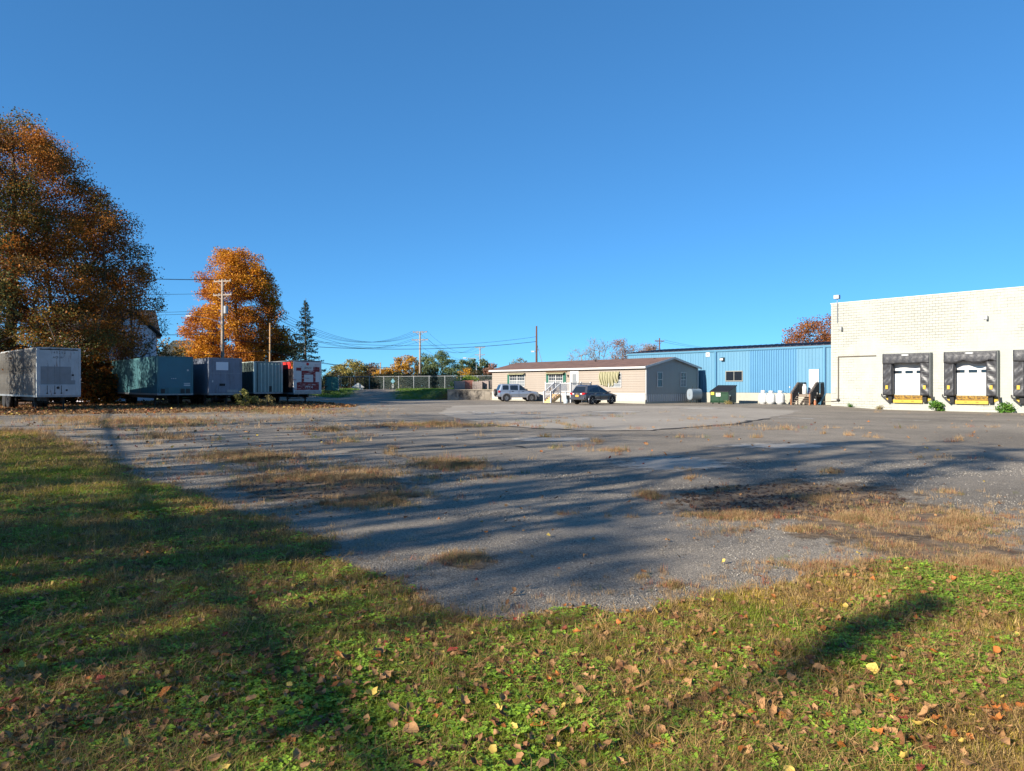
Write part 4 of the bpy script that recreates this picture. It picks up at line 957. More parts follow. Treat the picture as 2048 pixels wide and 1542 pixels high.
for s in (-1, 1):
    MB().bar((-1.7, s * .62, 1.82), (.0, s * .62, 1.82), .04, .03).box(-1.65, -1.6, s * .62 - .02, s * .62 + .02, 1.76, 1.82).box(-.1, -.05, s * .62 - .02, s * .62 + .02, 1.76, 1.82).build('roof_rail', M_grey_clad, J)
    MB().box(-2.15, -1.98, s * .78 - .1, s * .78 + .085, .92, 1.12).build('tail_lamp', M_lampred, J)
    MB().lathe([(.1, 2.06), (.1, 2.12)], (0, s * .58, .84), 14, 'x').build('headlamp', M_lampclear, J)
    for x in (-.78, .3): MB().box(x, x + .2, s * .885 - .01, s * .885 + .018, 1.03, 1.07).build('door_handle', M_black, J)
    MB().box(-.85, 1.0, s * .885 - .01, s * .885 + .02, .66, .72).build('side_moulding', M_grey_clad, J)
    MB().box(-.9, 1.0, s * .84 - .03, s * .84 + .035, .4, .5).build('sill', M_grey_clad, J)
    MB().box(.72, .86, s * .95 - .09, s * .95 + .06, 1.14, 1.28).build('mirror', M_black, J, bevel=.02)
    for x in (-.98, -.02): MB().box(x, x + .012, s * .882 - .01, s * .882 + .004, .52, 1.1).build('door_gap', M_black, J)
MB().box(-2.22, -2.0, -.8, .8, .46, .62).box(2.0, 2.2, -.78, .78, .46, .64).build('bumper', M_grey_clad, J, bevel=.03)
MB().box(2.1, 2.145, -.42, .42, .7, .95).build('grille', M_black, J)

sb = [(-2.22, .5, .98, .74), (-2.1, .40, 1.02, .87), (-1.5, .36, 1.03, .91), (0, .34, 1.02, .915), (1.0, .36, 1.01, .91), (1.5, .36, .97, .9), (2.05, .4, .88, .84), (2.28, .46, .78, .72), (2.36, .54, .70, .6)]
sw = [[(-1.62, 1.1), (-1.28, 1.08), (-1.2, 1.36), (-1.3, 1.36), (-1.48, 1.26)], [(-1.2, 1.08), (-.28, 1.06), (-.3, 1.5), (-.75, 1.49), (-1.1, 1.4)], [(-.18, 1.06), (.92, 1.06), (.72, 1.18), (.28, 1.42), (.05, 1.5), (-.2, 1.51)]]
Sv = vehicle('parked_crossover', (7.16, 63.47), math.atan2(.699, .715), sb, ((-2.08, 1.25), (-1.72, .1)), (-1.3, 1.42), .36, M_sv, sw, (.06, .86), None, 'dark grey crossover parked facing the home with gold rear plate', 0.87, .65, 1.02, 1.66, 5, M_sv)
for s in (-1, 1):
    MB().tube([(-1.45, s * .6, 1.58), (-1.3, s * .6, 1.66), (-.2, s * .6, 1.68), (-.05, s * .6, 1.62)], .02, 6).build('roof_rail', M_chrome, Sv)
    MB().prism([(s * .42, .86), (s * .45, 1.0), (s * .8, 1.02), (s * .86, .92), (s * .7, .85)], -2.235, -2.0, 'x').build('tail_lamp', M_lampred, Sv)
    MB().box(-2.24, -2.2, s * .44 - .09, s * .44 + .09, .88, .96).build('reverse_lamp', M_lampclear, Sv)
    MB().prism([(s * .5, .66), (s * .5, .76), (s * .8, .82), (s * .8, .72)], 2.1, 2.24, 'x').build('headlamp', M_lampclear, Sv)
    for x in (-.95, .15): MB().box(x, x + .2, s * .915 - .01, s * .915 + .016, .9, .935).build('door_handle', M_chrome, Sv)
    MB().box(.85, 1.0, s * .98 - .1, s * .98 + .07, 1.02, 1.14).build('mirror', M_sv, Sv, bevel=.02)
    MB().box(-.95, 1.05, s * .905 - .02, s * .905 + .022, .40, .45).build('side_strip', M_chrome, Sv)
    for x in (-1.08, -.22, .98): MB().box(x, x + .01, s * .913 - .01, s * .913 + .005, .45, 1.0).build('door_gap', M_black, Sv)
    MB().box(-2.26, -2.2, s * .62 - .16, s * .62 + .16, .42, .5).build('exhaust_trim', M_chrome, Sv)
MB().box(-2.3, -2.05, -.78, .78, .42, .62).build('bumper', M_sv, Sv, bevel=.04); MB().box(-2.25, -2.2, -.35, .35, .64, .84).build('plate_recess', M_sv, Sv)
pl = MB().box(-2.262, -2.251, -.16, .16, .67, .83).build('license_plate', M_plate, Sv); MB().box(-2.265, -2.2625, -.11, .11, .73, .77).build('plate_print', M_print, pl)
MB().lathe([(.055, -2.262), (.055, -2.25)], (0, 0, .93), 14, 'x').build('badge', M_chrome, Sv); MB().bar((-2.215, -.3, 1.1), (-2.06, .15, 1.16), .02, .02).build('wiper', M_black, Sv)

# ------------------------------------------------------------------ poles and wires
def upole(px, Y, ytop, r, m, label, arms=(), adir=(1, 0), insul=True, name='utility_pole'):
    x = at(px, Y); z0 = gz(x, Y); zt = hz(ytop, Y)
    o = empty(name, (x, Y, z0)); tag(o, label, 'utility pole', 'utility poles')
    h = zt - z0
    MB().tube([(0, 0, -.3), (0, 0, h * .5), (0, 0, h)], [r * 1.25, r * 1.05, r * .8], 10).build('pole', m, o, smooth=True)
    tips = []
    ax, ay = adir
    for (dz, ln) in arms:
        a = MB().bar((-ax * ln / 2, -ay * ln / 2 - .0, h - dz), (ax * ln / 2, ay * ln / 2, h - dz), .12, .14).build('crossarm', m, o)
        for s in (-1, 1): MB().bar((s * ax * ln * .3, s * ay * ln * .3, h - dz - .05), (0, 0, h - dz - .6), .05, .05).build('arm_brace', m, o)
        for f in (-.47, -.18, .18, .47):
            MB().lathe([(.03, .06), (.06, .1), (.06, .2), (.03, .22)], (ax * ln * f, ay * ln * f, h - dz), 8).build('insulator', M_galv, a)
            tips.append((x + ax * ln * f, Y + ay * ln * f, z0 + h - dz + .22))
    return o, (x, Y, z0, zt), tips
A1 = (.95, -.31)
p1, c1, t1 = upole(445, 82, 559, .17, M_pole, 'tall grey utility pole with two crossarms before the orange maple', ((.2, 2.3), (1.75, 2.5)), A1)
MB().lathe([(.22, -.45), (.24, -.4), (.24, .4), (.2, .45)], (.42, -.1, 13.6 - 3.4), 14).build('transformer', M_galv, p1); MB().bar((0, 0, 13.6 - 4.1), (.4, -.1, 13.6 - 4.0), .1, .1).build('bracket', M_darkmetal, p1)
la = MB().tube([(0, 0, hz(645, 82)), (-1.5, -.4, hz(637, 82)), (-3.2, -.8, hz(633, 82))], .035, 6).build('lamp_arm', M_galv, p1); MB().box(-3.75, -3.15, -.95, -.7, hz(634, 82) - .06, hz(634, 82) + .1).build('lamp_head', M_white, la, bevel=.04)
p2, c2, t2 = upole(840, 130, 663, .17, M_pole, 'pale utility pole with two crossarms behind the chain fence', ((.1, 2.6), (1.5, 3.0)), (.98, -.2))
p3, c3, t3 = upole(960, 175, 694, .16, M_pole, 'distant pale utility pole above the brick pallets', ((.1, 2.4), (1.9, 2.4)), (1, 0))
p4, c4, t4 = upole(1073, 100, 652, .14, M_pole_brown, 'bare brown pole with a flood lamp rising behind the home')
zz = hz(714, 100); MB().bar((0, 0, zz), (-.35, -.1, zz), .06, .06).box(-.75, -.3, -.25, .05, zz - .12, zz + .08).build('flood_lamp', M_white, p4)
MB().bar((0, 0, hz(697, 100)), (.85, 0, hz(722, 100) - 1.2), .07, .07).bar((0, 0, hz(711, 100)), (.5, 0, hz(711, 100)), .06, .06).build('stay', M_galv, p4)
p5, c5, t5 = upole(1319, 130, 676, .13, M_pole_brown, 'dark utility pole with one crossarm behind the blue shed roof', ((.55, 1.7),), (1, 0))
p6, c6, t6 = upole(540, 92, 646, .11, mat('tan_pole_wood', lin(164, 130, 92), .9, var=.2), 'thin tan pole without crossarms beside the orange maple')
p7, c7, t7 = upole(761, 128, 725, .12, M_pole, 'short pale pole before the brown and yellow trees')
p8, c8, t8 = upole(953, 150, 727, .08, M_galv, 'thin grey lamp pole beside the distant utility pole'); MB().bar((0, 0, hz(729, 150)), (-2.2, 0, hz(728, 150)), .06, .06).box(-2.8, -2.1, -.1, .1, hz(729, 150), hz(727, 150)).build('lamp_head', M_white, p8)
def wire(a, b_, sag, label, r=.018, group='overhead wires'):
    a = Vector(a); b_ = Vector(b_); pts = []
    for i in range(25):
        t = i / 24; p = a.lerp(b_, t); p.z -= sag * 4 * t * (1 - t); pts.append(p)
    o = MB().tube(pts, r, 4, False).build('overhead_wire', M_wire, fix=False); tag(o, label, 'wire', group)
for k in (0, 1, 2, 3): wire(t1[k], t2[k], 4.2, 'upper thin wire from the crossarms of the grey pole to the fence pole')
for k in (4, 5, 7): wire(t1[k], t2[k], 3.6, 'lower crossarm wire from the grey pole to the fence pole')
for k in (0, 1, 3): wire(t2[k], t3[k], 2.6, 'thin wire from the fence pole to the distant pole')
for k in (4, 7): wire(t2[k], t3[k], 2.6, 'lower wire from the fence pole to the distant pole')
zo = [(545, 0), (548, 1), (551, 3)]
for (py, k) in zo: wire((-58, 70, hz(py - 14, 70) + 1.4), t1[k], .8, 'wire reaching the top crossarm of the grey pole from the left trees')
for (py, k) in ((582, 4), (585, 5)): wire((-58, 70, hz(py - 4, 70) + 1.0), t1[k], .6, 'wire reaching the lower crossarm of the grey pole')
for py in (612, 617): wire((-58, 72, hz(py, 72)), (c1[0], c1[1], hz(py + 8, 82)), .5, 'wire reaching the grey pole below its crossarms')
wire((-58, 72, hz(652, 72)), (c1[0], c1[1], hz(668, 82)), .4, 'thick cable reaching the middle of the grey pole', .03)
wire((c1[0], c1[1], hz(678, 82)), (c4[0], c4[1], hz(683, 100)), 1.1, 'thick cable from the grey pole to the brown pole', .03)
wire((c1[0], c1[1], hz(660, 82)), (c4[0], c4[1], hz(682, 100) + .6), 1.5, 'thin upper cable from the grey pole to the brown pole')
wire((-45, 75, hz(704, 75)), (c6[0], c6[1], hz(700, 92)), .5, 'low cable above the slate trailer', .03)
wire((c6[0], c6[1], hz(700, 92)), (c2[0], c2[1], hz(727, 130)), 1.4, 'low paired cable from the tan pole to the fence pole', .03); wire((c6[0], c6[1], hz(703, 92)), (c7[0], c7[1], hz(726, 128)), 1.0, 'low cable from the tan pole to the short pole', .025)
for k in (0, 3): wire(t5[k], (t5[k][0] + 30, 150, 10.5), 1.5, 'wire leaving the crossarm of the dark pole')

# service cable crossing the lawn out of view; its shadow runs down the lot
def shp(x, y, h): k = h / math.tan(SUN_EL); return (x - SH.x * k, y - SH.y * k, h)
ca, cb = shp(-27.5, 50, 7.2), shp(6.2, -7, 6.4)
wire(ca, cb, .45, 'thick bundled service cable strung between two low poles', .06)
for (x, y, z), lab in ((ca, 'low service pole far left of the lot'), (cb, 'low service pole behind the lawn')):
    o = empty('service_pole', (x, y, 0)); tag(o, lab, 'utility pole', 'utility poles'); MB().tube([(0, 0, -.3), (0, 0, z + .4)], [.16, .12], 10).build('pole', M_pole, o, smooth=True)

# ------------------------------------------------------------------ fence, gate, wall, pallets beyond the lot
FA, FB = (at(682, 108), 108.0), (at(988, 98), 98.0)
fn = empty('chain_link_fence', (*FA, 0)); tag(fn, 'chain link fence along the top of the grassy bank', 'fence')
Lf = math.hypot(FB[0] - FA[0], FB[1] - FA[1]); ux, uy = (FB[0] - FA[0]) / Lf, (FB[1] - FA[1]) / Lf
nP = 11
for i in range(nP):
    s = Lf * i / (nP - 1); z = gz(FA[0] + ux * s, FA[1] + uy * s)
    MB().tube([(ux * s, uy * s, z - .2), (ux * s, uy * s, z + 1.95)], .045, 8).build('post', M_galv, fn)
zb = 1.08
MB().tube([(0, 0, zb + 1.88), (ux * Lf, uy * Lf, zb + 1.88)], .035, 6).build('top_rail', M_galv, fn)
m2 = MB(); st_ = .14; h_ = 1.84; wv = .010
M_link = mat('chain_link_wire', lin(60, 78, 76), .6)
for i in range(int(-h_ / st_), int(Lf / st_)):
    for sg_ in (0, 1):
        s0, s1 = (i * st_, i * st_ + h_) if sg_ else (i * st_ + h_, i * st_)
        za, zb_ = zb + .03, zb + h_
        c0, c1_ = np.clip([s0, s1], 0, Lf)
        if c0 == c1_: continue
        ta = (c0 - s0) / (s1 - s0); tb = (c1_ - s0) / (s1 - s0)
        A_, B_ = (ux * c0, uy * c0, za + (zb_ - za) * ta), (ux * c1_, uy * c1_, za + (zb_ - za) * tb)
        m2.add([A_, B_, (B_[0] + ux * wv * 1.6, B_[1] + uy * wv * 1.6, B_[2]), (A_[0] + ux * wv * 1.6, A_[1] + uy * wv * 1.6, A_[2])], [(0, 1, 2, 3)])
tag(m2.build('chain_mesh', M_link, fn, fix=False), kind='stuff')
for (px, Yq, ln, label, nm) in ((664, 92, 1.7, 'green screened gate panel beside the dirt ramp', 'screened_gate'),):
    x = at(px, Yq); g = empty(nm, (x, Yq, gz(x, Yq)), math.radians(25)); tag(g, label, 'gate')
    for s in (-1, 1): MB().tube([(s * ln / 2, 0, -.2), (s * ln / 2, 0, 2.05)], .05, 8).build('post', M_darkmetal if s < 0 else M_galv, g)
    MB().tube([(-ln / 2, 0, 1.95), (ln / 2, 0, 1.95)], .03).tube([(-ln / 2, 0, .15), (ln / 2, 0, .15)], .03).tube([(0, 0, .15), (0, 0, 1.95)], .025).build('frame', M_darkmetal, g)
    MB().box(-ln / 2 + .04, ln / 2 - .04, -.008, .008, .2, 1.9).build('mesh_screen', mat('green_screen', lin(60, 110, 104), .8, var=.3, vs=3), g)
MB_ = empty('boundary_fence', (at(672, 98), 98, 0)); tag(MB_, 'dark post and rail fence running up from the gate', 'fence')
for i in range(3): MB().tube([(i * 1.2, i * 3.5, gz(at(672, 98) + i * 1.2, 98 + i * 3.5) - .2), (i * 1.2, i * 3.5, 2.9)], .05, 8).build('post', M_darkmetal, MB_)
MB().tube([(0, 0, 2.75), (2.4, 7, 2.85)], .035, 6).build('top_rail', M_darkmetal, MB_)
# sign on the fence
x = at(789, 106); g = empty('fence_sign', (x, 104.5, gz(x, 104.5))); tag(g, 'pale blue diamond sign over a small plate on a post', 'sign')
M_sgn = mat('pale_blue_sign', lin(120, 176, 190), .5); MB().tube([(0, .05, -.2), (0, .05, 1.6)], .03).build('post', M_galv, g)
MB().prism([(0, .85), (.32, 1.17), (0, 1.6), (-.32, 1.17)], 0, .02).build('diamond_plate', M_sgn, g); MB().box(-.14, .14, 0, .02, .3, .75).build('small_plate', M_white, g); MB().box(-.08, .08, -.004, .0, .45, .62).build('symbol', M_print, g)
# small white shed roof beyond the ramp
x = at(716, 103); g = empty('white_shed', (x, 103, gz(x, 103)), .3); tag(g, 'tiny white gabled shed at the head of the dirt ramp', 'shed')
MB().box(-.65, .65, -.6, .6, 0, .42).build('wall', M_white, g); MB().prism([(-.8, .36), (0, .95), (.8, .36), (.8, .3), (-.8, .3)], -.7, .7).build('roof', M_white, g)
# concrete retaining wall built of blocks
M_conc = mat('stained_concrete', lin(150, 140, 126), .9, var=.25, vs=1.5, bump=.4, bs=8, dirt=(lin(44, 42, 42), 1.1, .46, .16, .95, (1, 1, .7)))
rw = empty('retaining_wall', (-7.4, 83.05, 0)); tag(rw, 'stained concrete retaining wall under the brick pallets', 'wall')
for k in range(4): MB().box(k * 1.42 + .01, k * 1.42 + 1.41, 0, .35, -.1, 1.12).build('wall_section', M_conc, rw)
MB().box(-.05, 5.75, -.05, .4, 1.121, 1.2).build('coping', mat('pale_coping', lin(170, 158, 140), .9, var=.15), rw)
# pallets of bricks
M_brickp = mat('grey_brick', lin(158, 144, 136), .9, var=.25, vs=8); M_brickr = mat('pink_brick', lin(176, 118, 104), .9, var=.2, vs=8)
brk = MB().box(-.115, .115, -.05, .05, 0, .07).mesh('brick', M_brickp); brr = MB().box(-.115, .115, -.05, .05, 0, .07).mesh('brick', M_brickr)
def pallet(x, y, rz, n, label, h):
    z = 1.2 if y < 84 else gz(x, y); P_ = empty('brick_pallet', (x, y, max(z, gz(x, y) + .02)), rz); tag(P_, label, 'brick pallet', 'pallets of bricks')
    for i in range(4): MB().box(-.6, .6, -.5 + i * .28, -.36 + i * .28, .1, .125).build('slat', M_wood_grey, P_)
    for q in (-.55, 0, .5): MB().box(q, q + .08, -.5, .48, 0, .098).build('runner', M_wood_grey, P_)
    m3 = MB()
    for r_ in range(h):
        for a in range(5):
            for f in range(9):
                if 0 < a < 4 and 0 < f < 8 and r_ < h - 1: continue
                jx, jy = random.uniform(-.008, .008), random.uniform(-.008, .008)
                m3.box(-.58 + a * .232 + jx, -.36 + a * .232 + jx, -.47 + f * .104 + jy, -.37 + f * .104 + jy, .13 + r_ * .075, .2 + r_ * .075)
    tag(m3.build('brick_stack', M_brickr if n else M_brickp, P_, fix=False), kind='stuff')
for i, (px, Yq, n, lab, h) in enumerate(((919, 85, 0, 'grey brick pallet on the wall top, end towards the yellow bush', 13), (936, 85.5, 1, 'pinkish brick pallet between two grey ones on the wall', 14), (955, 85, 0, 'grey brick pallet left of the broken stack', 12), (969, 85.5, 0, 'tall grey brick pallet close to the home corner', 13), (979, 88, 0, 'grey brick pallet farthest back beside the home', 15))):
    pallet(at(px, Yq), Yq, random.uniform(-.2, .3), n, lab, h)

# ------------------------------------------------------------------ houses behind the left trees
M_hw = mat('white_clapboard', lin(214, 208, 214, .9), .7, var=.06, vs=2, st=(1, 1, 6)); M_hr = mat('dark_shingles', lin(56, 54, 58), .95, var=.2, vs=2)
def house(loc, rz, w_, d_, hE, hR, label, wm, mr):
    g = empty('house', (*loc, 0), rz); tag(g, label, 'house')
    MB().box(-w_ / 2, w_ / 2, 0, d_, -.3, hE).prism([(0, hE), (d_, hE), (d_ / 2, hR - .1)], -w_ / 2, w_ / 2, 'x').build('wall', wm, g)
    s = (hR - hE) / (d_ / 2); MB().prism([(-.5, hE - .5 * s + .05), (d_ / 2, hR + .05), (d_ + .5, hE - .5 * s + .05), (d_ + .5, hE - .5 * s + .25), (d_ / 2, hR + .27), (-.5, hE - .5 * s + .25)], -w_ / 2 - .4, w_ / 2 + .4, 'x').build('roof', mr, g)
    MB().box(-w_ / 2 - .35, w_ / 2 + .35, -.48, -.44, hE - .6 * s, hE - .5 * s + .2).build('eave_board', M_wood_new, g)
    for xx in (-w_ * .3, 0, w_ * .3):
        for zz in (1.2, 4.0):
            if zz + 1.5 > hE: continue
            f_ = MB().box(xx - .55, xx + .55, -.06, -.003, zz, zz + 1.5).build('window', M_trim, g); MB().box(xx - .45, xx + .45, -.07, -.061, zz + .1, zz + 1.4).build('pane', M_glass, f_)
    for yy in (d_ * .3, d_ * .7):
        f_ = MB().box(w_ / 2 + .003, w_ / 2 + .06, yy - .5, yy + .5, 1.2, 2.7).build('window', M_trim, g); MB().box(w_ / 2 + .061, w_ / 2 + .07, yy - .4, yy + .4, 1.3, 2.6).build('pane', M_glass, f_)
house((-50.6, 91), .6, 11, 8, hz(668, 92), hz(622, 96), 'pale two storey house with dark roof behind the left trees', M_hw, M_hr)
house((at(150, 74), 74), -.2, 8, 7, hz(660, 74), hz(630, 78), 'white house glimpsed behind the white trailer', M_hw, M_hr)
house((at(352, 105), 105), -.15, 4.8, 7, hz(712, 105), hz(684, 108), 'low dark roofed house left of the orange maple', mat('dark_clapboard', lin(120, 118, 112), .8, var=.1), mat('green_black_roof', lin(54, 60, 58), .95, var=.2))
# ------------------------------------------------------------------ trees
def leaf_mesh(name, pos, size, colr, rng, m=None, droop=0.0, aspect=.75):
    n = len(pos)
    a = rng.normal(size=(n, 3)); a[:, 2] *= .7; a /= np.linalg.norm(a, axis=1)[:, None]
    b = rng.normal(size=(n, 3)); b -= (b * a).sum(1)[:, None] * a; b /= np.linalg.norm(b, axis=1)[:, None]
    if droop: a[:, 2] -= droop; a /= np.linalg.norm(a, axis=1)[:, None]
    s = size[:, None]
    v = np.stack([pos - a * s * .5, pos + b * s * .5 * aspect, pos + a * s * .5, pos - b * s * .5 * aspect], 1).reshape(-1, 3)
    me = bpy.data.meshes.new(name); me.vertices.add(4 * n); me.vertices.foreach_set('co', v.ravel().astype(np.float32))
    me.loops.add(4 * n); me.loops.foreach_set('vertex_index', np.arange(4 * n, dtype=np.int32))
    me.polygons.add(n); me.polygons.foreach_set('loop_start', np.arange(0, 4 * n, 4, dtype=np.int32))
    me.update(calc_edges=True); me.validate()
    ca = me.color_attributes.new('Col', 'FLOAT_COLOR', 'POINT')
    ca.data.foreach_set('color', np.column_stack([np.repeat(colr, 4, 0), np.ones(4 * n)]).ravel().astype(np.float32))
    me.materials.append(m or M_leaf); return me
def pal(*cs): return np.array([lin(*c) for c in cs])
P_ORANGE = pal((194, 124, 40), (178, 106, 38), (206, 142, 44), (154, 92, 40), (186, 114, 46))
P_RUST = pal((156, 94, 38), (126, 74, 34), (184, 118, 42), (106, 78, 36), (94, 84, 40), (166, 106, 40))
P_OLIVE = pal((104, 100, 50), (86, 88, 46), (128, 112, 52), (140, 116, 56), (78, 84, 48))
P_YELLOW = pal((206, 156, 50), (188, 142, 54), (170, 124, 52), (148, 116, 60))
P_YOLIVE = pal((160, 146, 78), (140, 130, 72), (176, 152, 78), (120, 118, 66))
P_GREEN = pal((112, 126, 84), (98, 114, 78), (128, 138, 92), (88, 104, 72))
P_BROWN = pal((136, 108, 80), (120, 92, 72), (150, 122, 84), (106, 84, 70))
P_RED = pal((148, 108, 90), (136, 94, 78), (156, 118, 98), (122, 92, 80))
P_LIME = pal((170, 182, 54), (150, 168, 50), (188, 190, 70), (120, 150, 46))
P_DKGREEN = pal((40, 52, 34), (52, 62, 36), (66, 70, 40), (34, 44, 30))
P_CONIFER = pal((38, 56, 50), (30, 46, 42), (48, 66, 56), (58, 72, 56))
P_WEED = pal((74, 118, 40), (94, 138, 48), (62, 100, 36), (112, 150, 58))

def tree(name, label, loc, H, prof, R, nclump, lpc, lsize, palette, seed, cat='tree', group=None, tr=.25, zc=.25, lean=(0, 0), clr=.9, bare=False, bark=None, sq=1.0, mix=None, bias=.55, twigs=True, mixf=.3, zbase=None):
    rng = np.random.default_rng(seed); x0, y0 = loc; z0 = gz(x0, y0) if zbase is None else zbase
    T = empty(name, (x0, y0, z0)); tag(T, label, cat, group)
    ph, pr = zip(*prof)
    # clump centres inside an uneven envelope
    C = []
    lob = rng.uniform(0, 6.28, 6)
    while len(C) < nclump:
        h = rng.uniform(0, 1); rr = np.interp(h, ph, pr)
        if rng.random() > rr + .05: continue
        th = rng.uniform(0, 2 * math.pi)
        k = 1 + .10 * math.sin(2 * th + lob[0] + 3 * h) + .09 * math.sin(3 * th + lob[1] - 5 * h) + .09 * math.sin(5 * th + lob[2] + 8 * h)
        q = (bias + (1 - bias) * rng.random() ** .5) if rng.random() < .8 else rng.random()
        r = R * rr * k * q
        C.append((r * math.cos(th) + lean[0] * h, r * math.sin(th) * sq + lean[1] * h, H * (zc + (1 - zc) * h * (.96 + .06 * rng.random()))))
    C = np.array(C)
    # limbs: every clump hangs on the nearest lower node of the growing skeleton
    nodes = []; par = []
    nt_ = 9
    for i in range(nt_ + 1):
        t = i / nt_; nodes.append(np.array([lean[0] * t * t + .25 * tr * 3 * math.sin(3 * t + seed), lean[1] * t * t + .25 * tr * 3 * math.cos(4 * t + seed), H * .88 * t])); par.append(i - 1)
    order_ = np.argsort(np.hypot(C[:, 0], C[:, 1]) + .25 * C[:, 2])
    step = 2 if twigs else 3
    for ci in order_[::1 if bare else step]:
        c = C[ci]; N = np.array(nodes)
        d = np.linalg.norm(N - c, axis=1) + np.where(N[:, 2] > c[2] - .12 * H * .3, 3.0 * (N[:, 2] - c[2] + .12 * H * .3).clip(0), 0) + np.where(N[:, 2] < zc * H * .8, 4, 0)
        j = int(np.argmin(d)); mid = (nodes[j] + c) / 2 + rng.normal(size=3) * .07 * np.linalg.norm(c - nodes[j]); mid[2] -= .06 * np.linalg.norm(c - nodes[j])
        nodes.append(mid); par.append(j); nodes.append(c); par.append(len(nodes) - 2)
    cnt = np.ones(len(nodes))
    for i in range(len(nodes) - 1, 0, -1): cnt[par[i]] += cnt[i]
    rad = tr * (cnt / cnt[0]) ** .45; rad = np.maximum(rad, .012 if not bare else .016)
    mb = MB(); ns = 6
    mb.tube([nodes[i] for i in range(nt_ + 1)], [max(rad[i], tr * (1 - .85 * i / nt_)) * (1.35 if i == 0 else 1) for i in range(nt_ + 1)], 9)
    for i in range(nt_ + 1, len(nodes)):
        j = par[i]; mb.tube([nodes[j], nodes[i]], [min(rad[i] * 1.15, rad[j]), rad[i] * .85], 5 if rad[i] > .04 else 3, False)
    tk = mb.build('trunk', bark or M_bark, T, smooth=True, fix=False)
    if bare:                                               # fine twigs
        tw = MB()
        for c in C:
            for _ in range(7):
                dv = rng.normal(size=3); dv[2] = abs(dv[2]) + .3; dv = dv / np.linalg.norm(dv) * rng.uniform(.5, 1.3) * clr
                tw.tube([c, c + dv * .5 + rng.normal(size=3) * .06, c + dv], [.014, .01, .005], 3, False)
        tag(tw.build('twigs', bark or M_bark, T, fix=False), kind='stuff')
    if lpc:
        per = np.maximum(2, (lpc * rng.uniform(.35, 1.65, nclump))).astype(int); ci = np.repeat(np.arange(nclump), per); n = len(ci)
        off = np.clip(rng.normal(size=(n, 3)), -1.5, 1.5) * clr * np.array([.5, .5, .36]) * rng.uniform(.7, 1.25, (nclump, 1))[ci]
        pos = C[ci] + off
        base = palette[rng.integers(0, len(palette), nclump)]
        if mix is not None:
            mk = fbm(C[:, 0] * .22 + seed, C[:, 2] * .22 + C[:, 1] * .1, 3) < mixf + .22
            base[mk] = mix[rng.integers(0, len(mix), mk.sum())]
        leafc = np.where((rng.random(n) < .35)[:, None], palette[rng.integers(0, len(palette), n)], base[ci]) * rng.uniform(.7, 1.25, (n, 1))
        link_mesh('crown', leaf_mesh('crown', pos, lsize * rng.uniform(.6, 1.35, n), np.clip(leafc, 0, 1), rng), None, T)
    return T
ROUND = [(0, .35), (.15, .8), (.4, 1), (.65, .9), (.85, .6), (1, .15)]
MAPLE = [(0, .75), (.12, .95), (.3, 1.0), (.5, .95), (.7, .8), (.86, .55), (1, .18)]
TALL = [(0, .45), (.2, .8), (.5, 1), (.8, .75), (1, .2)]
VASE = [(0, .15), (.3, .5), (.6, .85), (.85, 1), (1, .55)]

# left mass: the rusty maple, an olive tree before it
tree('maple_tree', 'huge rust and olive leaved maple rising behind the white trailer', (at(22, 62), 62), hz(248, 62), [(0, .9), (.12, 1.02), (.3, 1.03), (.58, .93), (.7, .79), (.8, .64), (.92, .43), (1, .2)], 9.2, 760, 400, .15, P_RUST, 11, tr=.55, zc=.16, clr=1.35, mix=P_OLIVE, bark=M_bark, bias=.5, mixf=.25)
tree('ash_tree', 'olive leaved tree leaning over the left end of the white trailer', (-37.5, 46), 17.5, TALL, 5.0, 200, 90, .2, P_OLIVE, 12, tr=.3, zc=.12, clr=1.4, mix=P_RUST, mixf=.12)
tree('young_elm_tree', 'thin dark tree with drooping branch ends beside the huge maple', (at(262, 72), 72), hz(505, 72), [(0, .9), (.35, 1), (.7, .7), (1, .2)], 3.3, 110, 34, .14, pal((64, 54, 40), (84, 66, 40), (50, 46, 38)), 13, tr=.16, zc=.3, clr=1.0, bare=True)
# orange maple by the road
tree('maple_tree', 'dense glowing orange maple standing behind the grey utility pole', (at(474, 98), 98), hz(506, 98), [(0, .8), (.15, 1.0), (.35, 1.0), (.6, .82), (.8, .62), (.93, .42), (1, .15)], 5.95, 440, 270, .19, P_ORANGE, 14, tr=.4, zc=.12, clr=1.2, mix=pal((206, 144, 34), (214, 152, 38), (192, 126, 34)), mixf=.26, bias=.6)
tree('small_maple_tree', 'low brownish orange tree between the maple and the spruce', (at(556, 100), 100), hz(672, 100), ROUND, 2.9, 70, 60, .32, pal((150, 96, 46), (120, 92, 44), (176, 118, 50), (96, 90, 44)), 15, tr=.14, zc=.2, clr=1.0)
